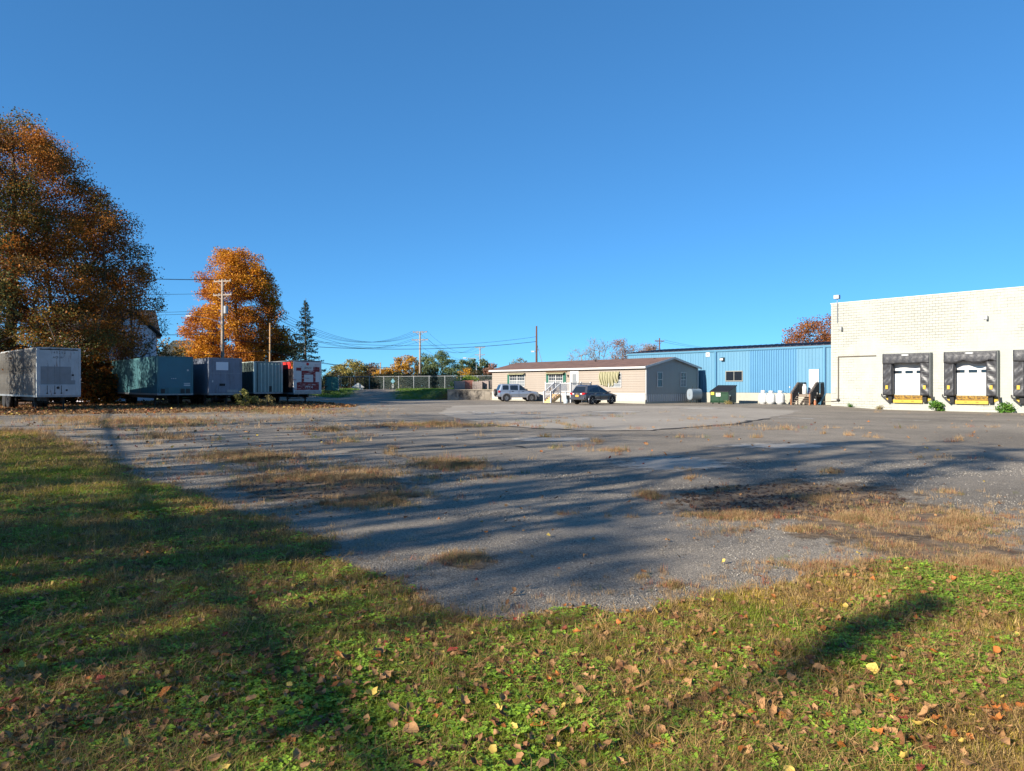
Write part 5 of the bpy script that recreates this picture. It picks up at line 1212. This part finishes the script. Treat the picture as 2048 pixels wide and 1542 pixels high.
# brush below the left trees
for i, (px, Yq, yt, wp, pl_, lab) in enumerate(((190, 66, 706, 40, P_RUST, 'tangled rust leaved brush between the white and teal trailers'), (150, 70, 690, 60, pal((150, 120, 50), (90, 84, 46), (178, 130, 50)), 'yellowing brush in front of the glimpsed white house'), (250, 78, 668, 60, pal((160, 124, 46), (190, 146, 52), (96, 90, 44), (120, 100, 46)), 'yellow olive brush rising over the teal trailer'), (330, 84, 682, 50, pal((140, 112, 50), (90, 86, 44), (170, 130, 54)), 'thin yellow brush below the low dark roof'),
        (15, 60, 690, 60, P_DKGREEN, 'dark evergreen brush behind the white trailer end'), (205, 64, 742, 40, P_RUST, 'low rusty brush behind the teal trailer corner'), (300, 80, 712, 60, P_DKGREEN, 'dark low brush behind the teal trailer'), (112, 66, 756, 46, pal((92, 66, 36), (70, 58, 36), (110, 78, 40)), 'brown low brush seen beneath the white trailer'))):
    tree('brush_shrub', lab, (at(px, Yq), Yq), hz(yt, Yq), ROUND, wp / F * Yq, 60, 55, .26, pl_, 40 + i, 'shrub', 'brush behind the trailers', .07, .06, clr=.9)

# spruce
def spruce(label, loc, H, R, seed):
    rng = np.random.default_rng(seed); z0 = gz(*loc); T = empty('spruce_tree', (*loc, z0)); tag(T, label, 'tree')
    mb = MB(); mb.tube([(0, 0, -.2), (0, 0, H * .5), (.05, 0, H)], [.2, .12, .02], 8); pos = []; siz = []
    for bi in range(110):
        t = .05 + .93 * (bi + rng.uniform(-.5, .5)) / 110; z = H * t; a = bi * 2.399 + rng.uniform(-.3, .3)
        L_ = (R * (1 - t) ** .85 * 1.02 + .1) * rng.uniform(.62, 1.15); dr_ = rng.uniform(-.45, -.15); up = rng.uniform(.15, .4)
        f = lambda s: np.array([math.cos(a) * L_ * s, math.sin(a) * L_ * s, z + L_ * (dr_ * s + up * s * s)])
        mb.tube([f(0), f(.35), f(.7), f(1)], [.03 * (1 - t) + .01, .02, .014, .008], 4, False)
        for q in range(int(16 + L_ * 40)):
            s = rng.uniform(.1, 1.03) ** .8; side = rng.normal() * (.16 * L_ * (1.05 - s) + .07)
            pos.append(f(s) + np.array([-math.sin(a) * side, math.cos(a) * side, -abs(rng.normal()) * .16 + .03])); siz.append(rng.uniform(.14, .30))
    mb.build('trunk', M_bark, T, smooth=True, fix=False); n = len(pos)
    link_mesh('crown', leaf_mesh('crown', np.array(pos), np.array(siz), P_CONIFER[rng.integers(0, 4, n)] * rng.uniform(.6, 1.3, (n, 1)), rng, droop=.3, aspect=.4), None, T)
spruce('dark pointed spruce rising behind the red and white trailer', (at(611, 90), 90), hz(606, 90), 2.9, 21)

# far row beyond the fence
far = [(676, 150, 725, 24, P_YOLIVE, ROUND, 'pale olive round tree at the near end of the far row', 60), (706, 148, 718, 28, P_YOLIVE, ROUND, 'taller olive yellow tree in the far row', 80),
       (745, 150, 728, 26, P_BROWN, ROUND, 'brown thinning tree behind the short pole', 60), (773, 140, 736, 26, P_YELLOW, ROUND, 'low golden bushy tree left of the fence pole', 70), (812, 142, 711, 30, P_YELLOW, TALL, 'tall golden tree just left of the fence pole', 100),
       (852, 150, 708, 18, P_GREEN, TALL, 'narrow green tree just right of the fence pole', 60), (886, 148, 704, 28, P_GREEN, TALL, 'broad dark green tree beyond the fence', 110), (926, 155, 713, 14, P_GREEN, TALL, 'slim green tree left of the lamp pole', 45), (948, 158, 719, 14, P_GREEN, TALL, 'small green tree behind the lamp pole', 45),
       (969, 158, 716, 12, P_GREEN, TALL, 'slim grey green tree right of the distant pole', 40), (935, 140, 738, 22, P_YELLOW, ROUND, 'low golden bush under the slim green trees', 50), (984, 150, 727, 14, P_RED, ROUND, 'mauve thinning tree beside the home roof end', 40), (1038, 160, 712, 16, pal((130, 132, 112), (110, 114, 96), (150, 140, 118)), ROUND, 'grey green treetop above the home roof', 30),
       (800, 135, 748, 22, P_LIME, ROUND, 'yellow green bush below the golden tree', 40)]
for i, (px, Yq, yt, wp, pl_, pf, lab, nc) in enumerate(far):
    tree('background_tree', lab, (at(px, Yq), Yq), hz(yt, Yq) - 1.3, pf, wp / F * Yq, nc, 80, .26, pl_, 60 + i, 'tree', 'trees beyond the fence', .13, .1, clr=.85)
for i in range(15):
    px = 652 + i * 23; Yq = 116 + (i * 7) % 9
    lab = ['dark evergreen hedge shrub behind the chain fence', 'olive brown hedge shrub behind the chain fence'][i % 2]
    tree('hedge_shrub', lab, (at(px, Yq), Yq), 2.2 + .5 * ((i * 3) % 4) * .4, ROUND, 1.9, 26, 50, .3, [P_DKGREEN, pal((74, 70, 44), (92, 78, 46), (58, 60, 40))][i % 2], 90 + i, 'shrub', ['dark shrubs behind the chain fence', 'brown shrubs behind the chain fence'][i % 2], .05, .04, clr=.8)
tree('yellow_bush', 'bright yellow green bush above the brick pallets', (at(922, 92), 92), 1.9, ROUND, 1.1, 22, 50, .14, P_LIME, 120, 'shrub', None, .04, .1, clr=.55)
tree('yellow_bush', 'yellow green bush trailing between the brick pallets and fence', (at(938, 95), 95), 2.1, ROUND, 1.2, 20, 50, .14, P_LIME, 121, 'shrub', None, .04, .15, clr=.55)
# bare and reddish trees behind the home and the shed
for i, (px, Yq, yt, wp, lpc, pl_, lab) in enumerate(((1162, 118, 700, 26, 9, P_RED, 'nearly bare reddish tree behind the home roof'), (1197, 120, 676, 22, 2, P_BROWN, 'bare slender tree behind the home roof'), (1244, 118, 681, 26, 34, P_RED, 'mauve red leaved tree left of the blue shed'), (1282, 124, 688, 18, 1, P_BROWN, 'bare twiggy tree behind the blue shed end'), (1298, 120, 686, 14, 30, P_RED, 'small red leaved treetop behind the blue shed roof'))):
    tree('bare_tree', lab, (at(px, Yq), Yq), hz(yt, Yq), VASE, wp / F * Yq, 60, int(lpc * 1.3), .17, pl_, 130 + i, 'tree', None, .13, .3, clr=.9, bare=True, bark=M_bark_pale)
tree('oak_tree', 'rust orange tree rising behind the blue shed beside the warehouse', (at(1652, 96), 96), hz(634, 96), ROUND, 6.2, 220, 120, .2, pal((150, 92, 46), (162, 104, 50), (130, 84, 48), (142, 84, 52)), 140, 'tree', None, .25, .2, clr=1.2, twigs=True)

# trees standing left of and behind the camera; their shade lies over the lawn and lot
def off(perp, tip, H): s = tip - H / math.tan(SUN_EL); return (s * SH.x - perp * SH.y, s * SH.y + perp * SH.x)
for i, (perp, tip, H, R, nc, lpc, lab) in enumerate(((8.2, 22, 15.5, 3.6, 150, 52, 'half leafless tree beside the lawn with a wide crown'), (2.3, 6.0, 9.5, .14, 9, 20, 'slim young tree at the back of the lawn'), (12, 11.0, 13.5, 4.2, 170, 60, 'leafy tree at the left of the lawn'),
        (18, 17, 16, 4.0, 95, 30, 'sparse tree along the lot side'), (5.0, 6.3, 12, 2.3, 90, 46, 'round tree behind the lawn'), (31, 31, 18, 4.4, 95, 30, 'sparse tall tree beside the lot'), (24.5, 20, 16, 3.6, 90, 30, 'sparse tree beside the lot edge'),
        (47, 24, 17, 4.0, 70, 30, 'leafy tall tree on the far left of the lot'), (54, 20, 16, 4.0, 70, 30, 'leafy tree left of the trailers'), (61, 27, 17, 4.0, 60, 30, 'leafy tall tree behind the leafy trees left of the trailers'))):
    p = off(perp, tip, H)
    tree('lawn_tree', lab, p, H, VASE if i in (0, 3, 5) else ROUND, R, int(nc * 1.7), int(lpc * .65), .16, P_RUST, 160 + i, 'tree', 'trees out of view left of the lawn', .045 if i == 1 else .24, .88 if i == 1 else .26, clr=.17 if i == 1 else .52, mix=P_OLIVE, bare=i in (0, 3, 5, 6))

for i, (perp, tip, H) in enumerate(((5.6, 9, 13), (7.2, 15, 15), (9.6, 19, 16), (11.2, 25, 17), (13.6, 14, 14), (15.6, 21, 16), (20, 23, 17), (22.4, 13, 14), (27, 31, 18), (10.4, 11, 13), (17.5, 10, 13), (35, 30, 17))):
    tree('slender_tree', 'slender nearly leafless upright tree in the row left of the lawn', off(perp, tip, H), H, TALL, 1.5, 46, 7, .15, P_BROWN, 400 + i, 'tree', 'slender bare trees left of the lawn', .16, .2, clr=.7, bare=True)

# weeds against walls and trailers
def weed(loc, h, R, n, label, pl_=P_WEED, seed=0, group=None, ls=.12, lp=26, nm='weed_plant', cat='plant'):
    tree(nm, label, loc, h, ROUND, R, n, lp, ls, pl_, 300 + seed, cat, group, .02, .05, clr=.24, bias=.3)
weed(wl(7.9, -.45)[:2], .75, .5, 24, 'green leafy weed between the first two dock doors', seed=1)
weed(wl(12.15, -.45)[:2], .7, .55, 24, 'green leafy weed between the second and third dock doors', seed=2)
weed(wl(1.6, -.2)[:2], .25, .2, 6, 'small weed at the foot of the gas pipe', seed=3, ls=.08)
weed(wl(3.9, -.25)[:2], .3, .22, 6, 'small tan weed left of the first dock door', pal((150, 130, 80), (120, 110, 60)), 4, ls=.08)
weed((at(490, 55), 55), 1.25, .95, 30, 'straggly olive weed in front of the slate blue trailer', pal((120, 120, 62), (96, 100, 54), (150, 140, 80)), 5, ls=.14)
weed((at(535, 56.5), 56.5), .8, .8, 16, 'low dry weed in front of the pale green trailer', pal((150, 134, 86), (120, 108, 66)), 6, ls=.12)
weed(wl(-8.1, -2.05)[:2], .35, .3, 9, 'dry weed at the foot of the dumpster', pal((170, 150, 96), (140, 126, 76)), 7, ls=.09)
weed((at(1335, 69.2), 69.2), .25, .6, 9, 'dry weed along the home gable skirting', pal((170, 150, 96), (140, 126, 76)), 8, ls=.09)
# ------------------------------------------------------------------ grass, weeds and leaves as scattered ground cover
def blades(name, n, h, spread, wd, bend, seed, m, segs=2):
    rng = np.random.default_rng(seed); mb = MB()
    for i in range(n):
        a = rng.uniform(0, 6.28); r = spread * rng.random() ** .5; x, y = r * math.cos(a), r * math.sin(a)
        d = rng.uniform(0, 6.28); L_ = h * rng.uniform(.45, 1.15); b = bend * rng.uniform(.2, 1.3); w_ = wd * rng.uniform(.6, 1.2); pa = d + math.pi / 2 + rng.uniform(-.5, .5)
        pr = []
        for k in range(segs + 1):
            t = k / segs; q = L_ * b * t * t; z = L_ * t * math.sqrt(max(.1, 1 - (b * t) ** 2 * .7)); ww = w_ * (1 - t) ** .7 * .5
            cx, cy = x + math.cos(d) * q, y + math.sin(d) * q
            if k < segs: pr += [(cx - math.cos(pa) * ww, cy - math.sin(pa) * ww, z), (cx + math.cos(pa) * ww, cy + math.sin(pa) * ww, z)]
            else: pr += [(cx, cy, z)]
        fs = [(2 * k, 2 * k + 1, 2 * k + 3, 2 * k + 2) for k in range(segs - 1)] + [(2 * segs - 2, 2 * segs - 1, 2 * segs)]
        mb.add(pr, fs)
    return bpy.data.objects.new(name, mb.mesh(name, m, fix=False))
def clover(name, n, seed, m):
    rng = np.random.default_rng(seed); mb = MB()
    for i in range(n):
        a = rng.uniform(0, 6.28); r = .06 * rng.random() ** .5; x, y = r * math.cos(a), r * math.sin(a); z = rng.uniform(.012, .04)
        for k in range(3):
            t = 2.09 * k + a; s = rng.uniform(.007, .012); ti = rng.uniform(-.3, .5)
            cx, cy = x + math.cos(t) * s, y + math.sin(t) * s
            mb.add([(x, y, z), (cx + math.cos(t + 1.57) * s * .8, cy + math.sin(t + 1.57) * s * .8, z + s * ti), (x + math.cos(t) * s * 2, y + math.sin(t) * s * 2, z + s * ti * 1.5), (cx - math.cos(t + 1.57) * s * .8, cy - math.sin(t + 1.57) * s * .8, z + s * ti)], [(0, 1, 2, 3)])
    return bpy.data.objects.new(name, mb.mesh(name, m, fix=False))
def leaf_shape(seed, curl, m, name='leaf'):
    rng = np.random.default_rng(seed); n = 15; P = []
    for i in range(n):
        t = 2 * math.pi * i / n
        lob = 1 + .15 * math.cos(5 * t) + .14 * math.cos(2 * t + seed) + rng.uniform(-.08, .08)
        P.append((.5 * lob * math.cos(t), .40 * lob * math.sin(t)))
    def lift(x, y): return curl * (.55 * y * y * 2.2 + .35 * x * x * math.sin(seed * 1.7 + 1) * 2 + .12 * math.sin(6 * x + seed)) + .02
    v = [(0, 0, lift(0, 0))] + [(x * .55, y * .55, lift(x * .55, y * .55)) for x, y in P] + [(x, y, lift(x, y)) for x, y in P]
    f = [(0, 1 + i, 1 + (i + 1) % n) for i in range(n)] + [(1 + i, 1 + n + i, 1 + n + (i + 1) % n, 1 + (i + 1) % n) for i in range(n)]
    mb = MB(); mb.add(v, f); mb.bar((-.5, 0, lift(-.5, 0)), (-.85, .05, .05), .03, .03)
    return mb.mesh(name, m, smooth=True, fix=False)
def stone(name, seed, m):
    rng = np.random.default_rng(seed); bm = bmesh.new(); bmesh.ops.create_icosphere(bm, subdivisions=1, radius=.5)
    for v in bm.verts: v.co = Vector((v.co.x * 1.2, v.co.y, v.co.z * .7)) * rng.uniform(.75, 1.2)
    me = bpy.data.meshes.new(name); bm.to_mesh(me); bm.free(); me.materials.append(m); return bpy.data.objects.new(name, me)

def scatter(name, src, xy, scale, color, label, cat, lift=0.0, tilt=.12, seed=1):
    rng = np.random.default_rng(seed); n = len(xy)
    me = bpy.data.meshes.new(name); z = ground_z(xy[:, 0], xy[:, 1]) + lift
    me.vertices.add(n); me.vertices.foreach_set('co', np.column_stack([xy, z]).ravel().astype(np.float32))
    rot = np.column_stack([rng.normal(size=n) * tilt, rng.normal(size=n) * tilt, rng.uniform(0, 6.28, n)])
    for nm, tp, dat, key in (('rot', 'FLOAT_VECTOR', rot, 'vector'), ('scl', 'FLOAT', scale, 'value'), ('tint', 'FLOAT_COLOR', np.column_stack([color, np.ones(n)]), 'color'), ('pick', 'INT', rng.integers(0, len(src), n), 'value')):
        a = me.attributes.new(nm, tp, 'POINT'); a.data.foreach_set(key, np.asarray(dat).ravel().astype(np.int32 if tp == 'INT' else np.float32))
    me.update(); o = link_mesh(name, me); tag(o, label, cat, kind='stuff')
    ng = bpy.data.node_groups.new(name, 'GeometryNodeTree'); ng.interface.new_socket('Geometry', in_out='INPUT', socket_type='NodeSocketGeometry'); ng.interface.new_socket('Geometry', in_out='OUTPUT', socket_type='NodeSocketGeometry')
    N = ng.nodes.new; gi = N('NodeGroupInput'); go = N('NodeGroupOutput'); ip = N('GeometryNodeInstanceOnPoints'); jg = N('GeometryNodeGeometryToInstance')
    for s in reversed(src):
        oi = N('GeometryNodeObjectInfo'); oi.inputs['Object'].default_value = s; oi.inputs['As Instance'].default_value = True; ng.links.new(oi.outputs['Geometry'], jg.inputs[0])
    def named(nm, tp): q = N('GeometryNodeInputNamedAttribute'); q.data_type = tp; q.inputs['Name'].default_value = nm; return q.outputs['Attribute']
    ng.links.new(gi.outputs[0], ip.inputs['Points']); ng.links.new(jg.outputs[0], ip.inputs['Instance']); ip.inputs['Pick Instance'].default_value = True
    ng.links.new(named('pick', 'INT'), ip.inputs['Instance Index'])
    e2r = N('FunctionNodeEulerToRotation'); ng.links.new(named('rot', 'FLOAT_VECTOR'), e2r.inputs[0]); ng.links.new(e2r.outputs[0], ip.inputs['Rotation']); ng.links.new(named('scl', 'FLOAT'), ip.inputs['Scale'])
    ng.links.new(ip.outputs[0], go.inputs[0])
    md = o.modifiers.new('scatter', 'NODES'); md.node_group = ng
    return o
M_grass = leaf_mat('grass_blade', .3, 'tint', 'INSTANCER')
M_leafg = leaf_mat('fallen_leaf_scatter', .15, 'tint', 'INSTANCER')
M_stone = leaf_mat('loose_stone', 0.0, 'tint', 'INSTANCER')
gsrc = [blades('grass_clump', 15, .07, .05, .0048, .95, s, M_grass) for s in range(6)]
tsrc = [blades('thatch_clump', 13, .085, .05, .0042, 2.2, s + 50, M_grass) for s in range(4)]
wsrc = [clover('clover_clump', 11, s, M_grass) for s in range(4)]
dsrc = [blades('dry_clump', 15, .075, .05, .0035, .9, s + 20, M_grass) for s in range(4)]
lsrc = [bpy.data.objects.new('leaf', leaf_shape(s, .5 + .25 * (s % 3), M_leafg)) for s in range(6)]
ssrc = [stone('stone', s, M_stone) for s in range(4)]

yard_pts = np.array(yard_d)
def edge_dist(x, y):                                   # distance to the ragged edge of the lot
    P = yard_pts[np.hypot(yard_pts[:, 0], yard_pts[:, 1]) < 45]
    out = np.empty(len(x))
    for i in range(0, len(x), 4000):
        out[i:i + 4000] = np.sqrt(((x[i:i + 4000, None] - P[None, :, 0]) ** 2 + (y[i:i + 4000, None] - P[None, :, 1]) ** 2).min(1))
    return out
def frustum(n, y0, y1, seed, pw=1.0, margin=1.06, mx=1.0):
    rng = np.random.default_rng(seed); u = rng.random(n * 2)
    y = y0 * (y1 / y0) ** (u ** pw); x = rng.uniform(-1, mx, n * 2) * (1024 / F) * margin * y
    return np.column_stack([x, y])[:n]
# lawn
pts = np.vstack([frustum(120000, 2.75, 34, 5), frustum(26000, 9, 34, 6, mx=-.3)])
ins = inside(yard_d, pts[:, 0], pts[:, 1]); pts = pts[~ins & (pts[:, 1] < 34)]
rng = np.random.default_rng(8)
dE = edge_dist(pts[:, 0], pts[:, 1])
dry = fbm(pts[:, 0] * .9 + 3, pts[:, 1] * .9 + 7, 4); lush = fbm(pts[:, 0] * 1.7 + 31, pts[:, 1] * 1.7 + 11, 3); right = sstep((pts[:, 0] - .5) / 3)
big = fbm(pts[:, 0] * .45 + 13, pts[:, 1] * .45 + 2, 3)
dryk = np.clip((dry - .42) * 3.8 + .12 + (.45 - np.minimum(dE, .5)) * .9, 0, 1)
keep = rng.random(len(pts)) < .42 + 1.3 * (lush - .38)
cl = (rng.random(len(pts)) < np.clip((big - .33) * 5, 0, .85) * (.14 + .86 * right) * (1 - .35 * dryk))
green = np.array(lin(146, 156, 50)); gold = np.array(lin(206, 172, 66)); tan = np.array(lin(212, 178, 118)); deep = np.array(lin(104, 120, 38))
def mixc(a, b, k): return a * (1 - k[:, None]) + b * k[:, None]
col = mixc(mixc(np.tile(deep, (len(pts), 1)), green, rng.random(len(pts))), gold, np.clip(dryk * 1.1, 0, 1) * rng.random(len(pts)) ** .6)
tanm = rng.random(len(pts)) < dryk * .5; col[tanm] = tan * rng.uniform(.7, 1.15, (tanm.sum(), 1))
col = np.clip(col * rng.uniform(.5, 1.25, (len(pts), 1)), 0, 1)
far_k = np.clip(pts[:, 1] / 7, .85, 1.7)
g = keep & ~cl
scatter('lawn_grass', gsrc, pts[g], (rng.uniform(.5, 1.15, g.sum()) * (.75 + .5 * lush[g])) * far_k[g], col[g], 'short autumn lawn grass, green mixed with straw', 'grass', seed=31)
c_ = cl & (pts[:, 1] < 16)
ccol = np.clip(np.array(lin(140, 170, 56)) * rng.uniform(.6, 1.35, (c_.sum(), 1)), 0, 1)
scatter('clover', wsrc, pts[c_], rng.uniform(.65, 1.25, c_.sum()) * np.clip(pts[c_, 1] / 6, 1, 1.7), ccol, 'bright green clover spreading through the lawn', 'clover', seed=32, tilt=.1)
th = frustum(34000, 2.75, 30, 15); th = th[~inside(yard_d, th[:, 0], th[:, 1])]
tk_ = fbm(th[:, 0] * 1.1 + 3, th[:, 1] * 1.1 + 7, 4) + rng.normal(size=len(th)) * .1 > .40; th = th[tk_]; q_ = rng.random((len(th), 1))
tcol = (np.array(lin(190, 156, 98)) * q_ + np.array(lin(122, 92, 54)) * (1 - q_)) * rng.uniform(.6, 1.2, (len(th), 1))
scatter('thatch', tsrc, th, rng.uniform(.6, 1.3, len(th)) * np.clip(th[:, 1] / 6, 1, 2.4), tcol, 'flattened straw thatch between the lawn grass', 'thatch', .008, .25, seed=39)
# dry grass growing through the lot
tuf = [(490, 918, 110, 11, 1900), (640, 955, 200, 26, 2900), (790, 1002, 95, 14, 1800), (650, 1010, 200, 14, 600), (900, 932, 90, 12, 900), (300, 845, 190, 13, 2200), (560, 823, 180, 9, 2200), (870, 851, 170, 5, 700), (660, 862, 45, 4, 160), (320, 876, 80, 8, 350), (925, 1122, 60, 14, 500),
       (1300, 1157, 38, 9, 260), (1350, 1178, 26, 6, 140), (1300, 998, 26, 12, 420), (1480, 1035, 110, 12, 600), (1700, 1040, 170, 28, 1700), (1900, 1045, 150, 30, 1500), (1930, 985, 70, 8, 250), (1650, 1000, 120, 20, 300), (1660, 948, 26, 6, 140), (1560, 1065, 130, 12, 500), (1860, 1090, 190, 24, 1500), (1960, 1130, 110, 30, 900), (1640, 1135, 120, 14, 500), (1230, 903, 40, 3, 60), (700, 885, 30, 4, 40), (980, 955, 60, 8, 60), (420, 812, 240, 5, 900), (150, 840, 140, 14, 500)]
P_ = []; 
for (a, b_, c, d, n) in tuf:
    t = rng.uniform(0, 6.28, n); r = np.abs(rng.normal(size=n)) * .62
    px = a + c * r * np.cos(t); py = b_ + d * r * np.sin(t); Yv = EYE * F / (py - 771); P_.append(np.column_stack([(px - 1024) / F * Yv, Yv]))
# weeds following cracks
wk = frustum(90000, 5.5, 45, 77); wk = wk[inside(yard_d, wk[:, 0], wk[:, 1])]; rd = np.abs(fbm(wk[:, 0] * .16 + 5, wk[:, 1] * .16 + 8, 4) - .5)
P_.append(wk[(rd < .006) & (vn(wk[:, 0] * .5, wk[:, 1] * .5) > .35)])
# a fringe along the lawn edge
e = yard_pts[(np.hypot(yard_pts[:, 0], yard_pts[:, 1]) < 32) & (yard_pts[:, 1] > 3.5)]
k = rng.integers(0, len(e), 6500); P_.append(e[k] + rng.normal(size=(6500, 2)) * rng.choice([.1, .3], 6500)[:, None])
Pd = np.vstack(P_); kd = fbm(Pd[:, 0] * 2.1, Pd[:, 1] * 2.1, 4) + rng.normal(size=len(Pd)) * .06 > .455; Pd = Pd[kd]
kk = rng.random((len(Pd), 1)); dcol = np.array(lin(196, 164, 118)) * kk + np.array(lin(150, 116, 78)) * (1 - kk)
red = rng.random(len(Pd)) < .12; dcol[red] = np.array(lin(158, 96, 70)); gr = rng.random(len(Pd)) < .1; dcol[gr] = np.array(lin(110, 116, 58))
scatter('dry_grass', dsrc, Pd, rng.uniform(.5, 1.25, len(Pd)) * np.clip(Pd[:, 1] / 9, .8, 2.6), np.clip(dcol * rng.uniform(.7, 1.2, (len(Pd), 1)), 0, 1), 'tan dry grass tufts sprouting through the worn lot', 'grass', .012, seed=33)
# loose gravel on the near lot
gp_ = frustum(60000, 4.3, 16, 9, .9); gp_ = gp_[inside(yard_d, gp_[:, 0], gp_[:, 1])]
gk = fbm(gp_[:, 0] * .8, gp_[:, 1] * .8, 3) + rng.normal(size=len(gp_)) * .1 > .42; gp_ = gp_[gk]
gc = rng.uniform(.08, .36, (len(gp_), 1)) * np.array([[1, .9, .76]])
scatter('loose_gravel', ssrc, gp_, rng.uniform(.006, .017, len(gp_)) * np.clip(gp_[:, 1] / 8, .9, 1.6), gc, 'loose grey gravel strewn over the worn asphalt', 'gravel', .014, .6, seed=34)
clod = []
for (a, b_, c, d, n) in ((1580, 1003, 230, 34, 1500), (640, 975, 160, 26, 300)):
    t = rng.uniform(0, 6.28, n); r = rng.random(n) ** .7; Yv = EYE * F / (b_ + d * r * np.sin(t) - 771); clod.append(np.column_stack([(a + c * r * np.cos(t) - 1024) / F * Yv, Yv]))
clod = np.vstack(clod); scatter('dirt_clods', ssrc, clod, rng.uniform(.02, .07, len(clod)), np.array(lin(62, 48, 38)) * rng.uniform(.5, 1.4, (len(clod), 1)), 'dark crumbled soil clods on the lot', 'soil', .016, .6, seed=35)
# fallen leaves: the largest singly, the rest as litter
LC = {'tan': lin(160, 120, 80), 'brown': lin(124, 84, 54), 'orange': lin(172, 104, 50), 'pale yellow': lin(200, 170, 86), 'dull red': lin(136, 58, 46)}
LM = {k: mat(k.replace(' ', '_') + '_leaf', v, .8, var=.25, vs=9, spec=.2) for k, v in LC.items()}
meshes = {k: [leaf_shape(s + 3, .45 + .4 * (s % 3), LM[k], 'fallen_leaf') for s in range(4)] for k in LC}
lp = frustum(900, 3.0, 11, 41, 1.15); lp = lp[np.argsort(lp[:, 1])]
inl = inside(yard_d, lp[:, 0], lp[:, 1]); kp = (~inl) | (rng.random(len(lp)) < .28); lp = lp[kp][:300]
names = list(LC); wts = [.54, .28, .09, .06, .03]
on_lot = inside(yard_d, lp[:, 0], lp[:, 1]); ed_ = edge_dist(lp[:, 0], lp[:, 1])
for i, (x, y) in enumerate(lp):
    k = names[rng.choice(5, p=wts)]; s = rng.uniform(.03, .07) if rng.random() < .9 else rng.uniform(.07, .088)
    o = link_mesh('fallen_leaf', meshes[k][int(rng.integers(4))]); pl_ = 'on the worn asphalt' if on_lot[i] else 'in the lawn'
    o.location = (x, y, gz(x, y) + (.016 if on_lot[i] else rng.uniform(.035, .06))); o.scale = (s, s * rng.uniform(.7, 1), s); o.rotation_euler = (rng.normal() * (.1 if on_lot[i] else .35), rng.normal() * (.1 if on_lot[i] else .35), rng.uniform(0, 6.28))
    sz = 'broad' if s > .068 else ('small' if s < .046 else 'medium sized'); tl = 'tilted' if max(abs(o.rotation_euler.x), abs(o.rotation_euler.y)) > .35 else 'flat lying'
    near = 'beside the narrow tree shadow' if (not on_lot[i] and abs(-x * SH.y + y * SH.x - 2.3) < .6 and x > .5) else ('close to the ragged asphalt edge' if (not on_lot[i] and ed_[i] < .6) else '')
    tag(o, f'{sz} {tl} {k} fallen leaf {pl_} {near}'.strip(), 'leaf', f'{sz} {tl} {k} leaves {pl_} {near}'.strip())
L2 = np.vstack([frustum(7500, 3.2, 34, 42), frustum(6500, 9, 60, 43, mx=-.35)]); i2 = inside(yard_d, L2[:, 0], L2[:, 1]); L2 = L2[(~i2) | (rng.random(len(L2)) < .08)]
lc = np.array(list(LC.values()))[rng.choice(5, len(L2), p=wts)] * rng.uniform(.6, 1.15, (len(L2), 1))
scatter('leaf_litter', lsrc, L2, rng.uniform(.03, .07, len(L2)) * np.clip(L2[:, 1] / 14, .8, 1.8), lc, 'small fallen autumn leaves strewn over lawn and lot', 'leaves', .04, .4, seed=36)
st_ = rng.uniform(size=(9000, 2)); L3 = np.column_stack([-42 + st_[:, 0] * 32, 40 + st_[:, 1] * 36]); L3 = L3[~inside(yard_d, L3[:, 0], L3[:, 1])]
lc = np.array(list(LC.values()))[rng.choice(5, len(L3), p=wts)] * rng.uniform(.5, 1.1, (len(L3), 1))
scatter('leaf_litter', lsrc, L3, rng.uniform(.1, .22, len(L3)), lc, 'thick leaf litter round and under the old trailers', 'leaves', .03, .4, seed=37)
# grass on the far bank
B_ = np.column_stack([rng.uniform(-24, 2, 9000), rng.uniform(83.5, 106, 9000)]); B_ = B_[~inside(yard_d, B_[:, 0], B_[:, 1]) & (np.abs(B_[:, 0] + 17.8 + .12 * (B_[:, 1] - 95)) > 2.4 + 1.2 * rng.random(len(B_)))]
scatter('bank_grass', gsrc, B_, rng.uniform(2.2, 4.2, len(B_)), np.array(lin(112, 138, 56)) * rng.uniform(.6, 1.3, (len(B_), 1)), 'green grass on the bank below the chain fence', 'grass', 0, seed=38)
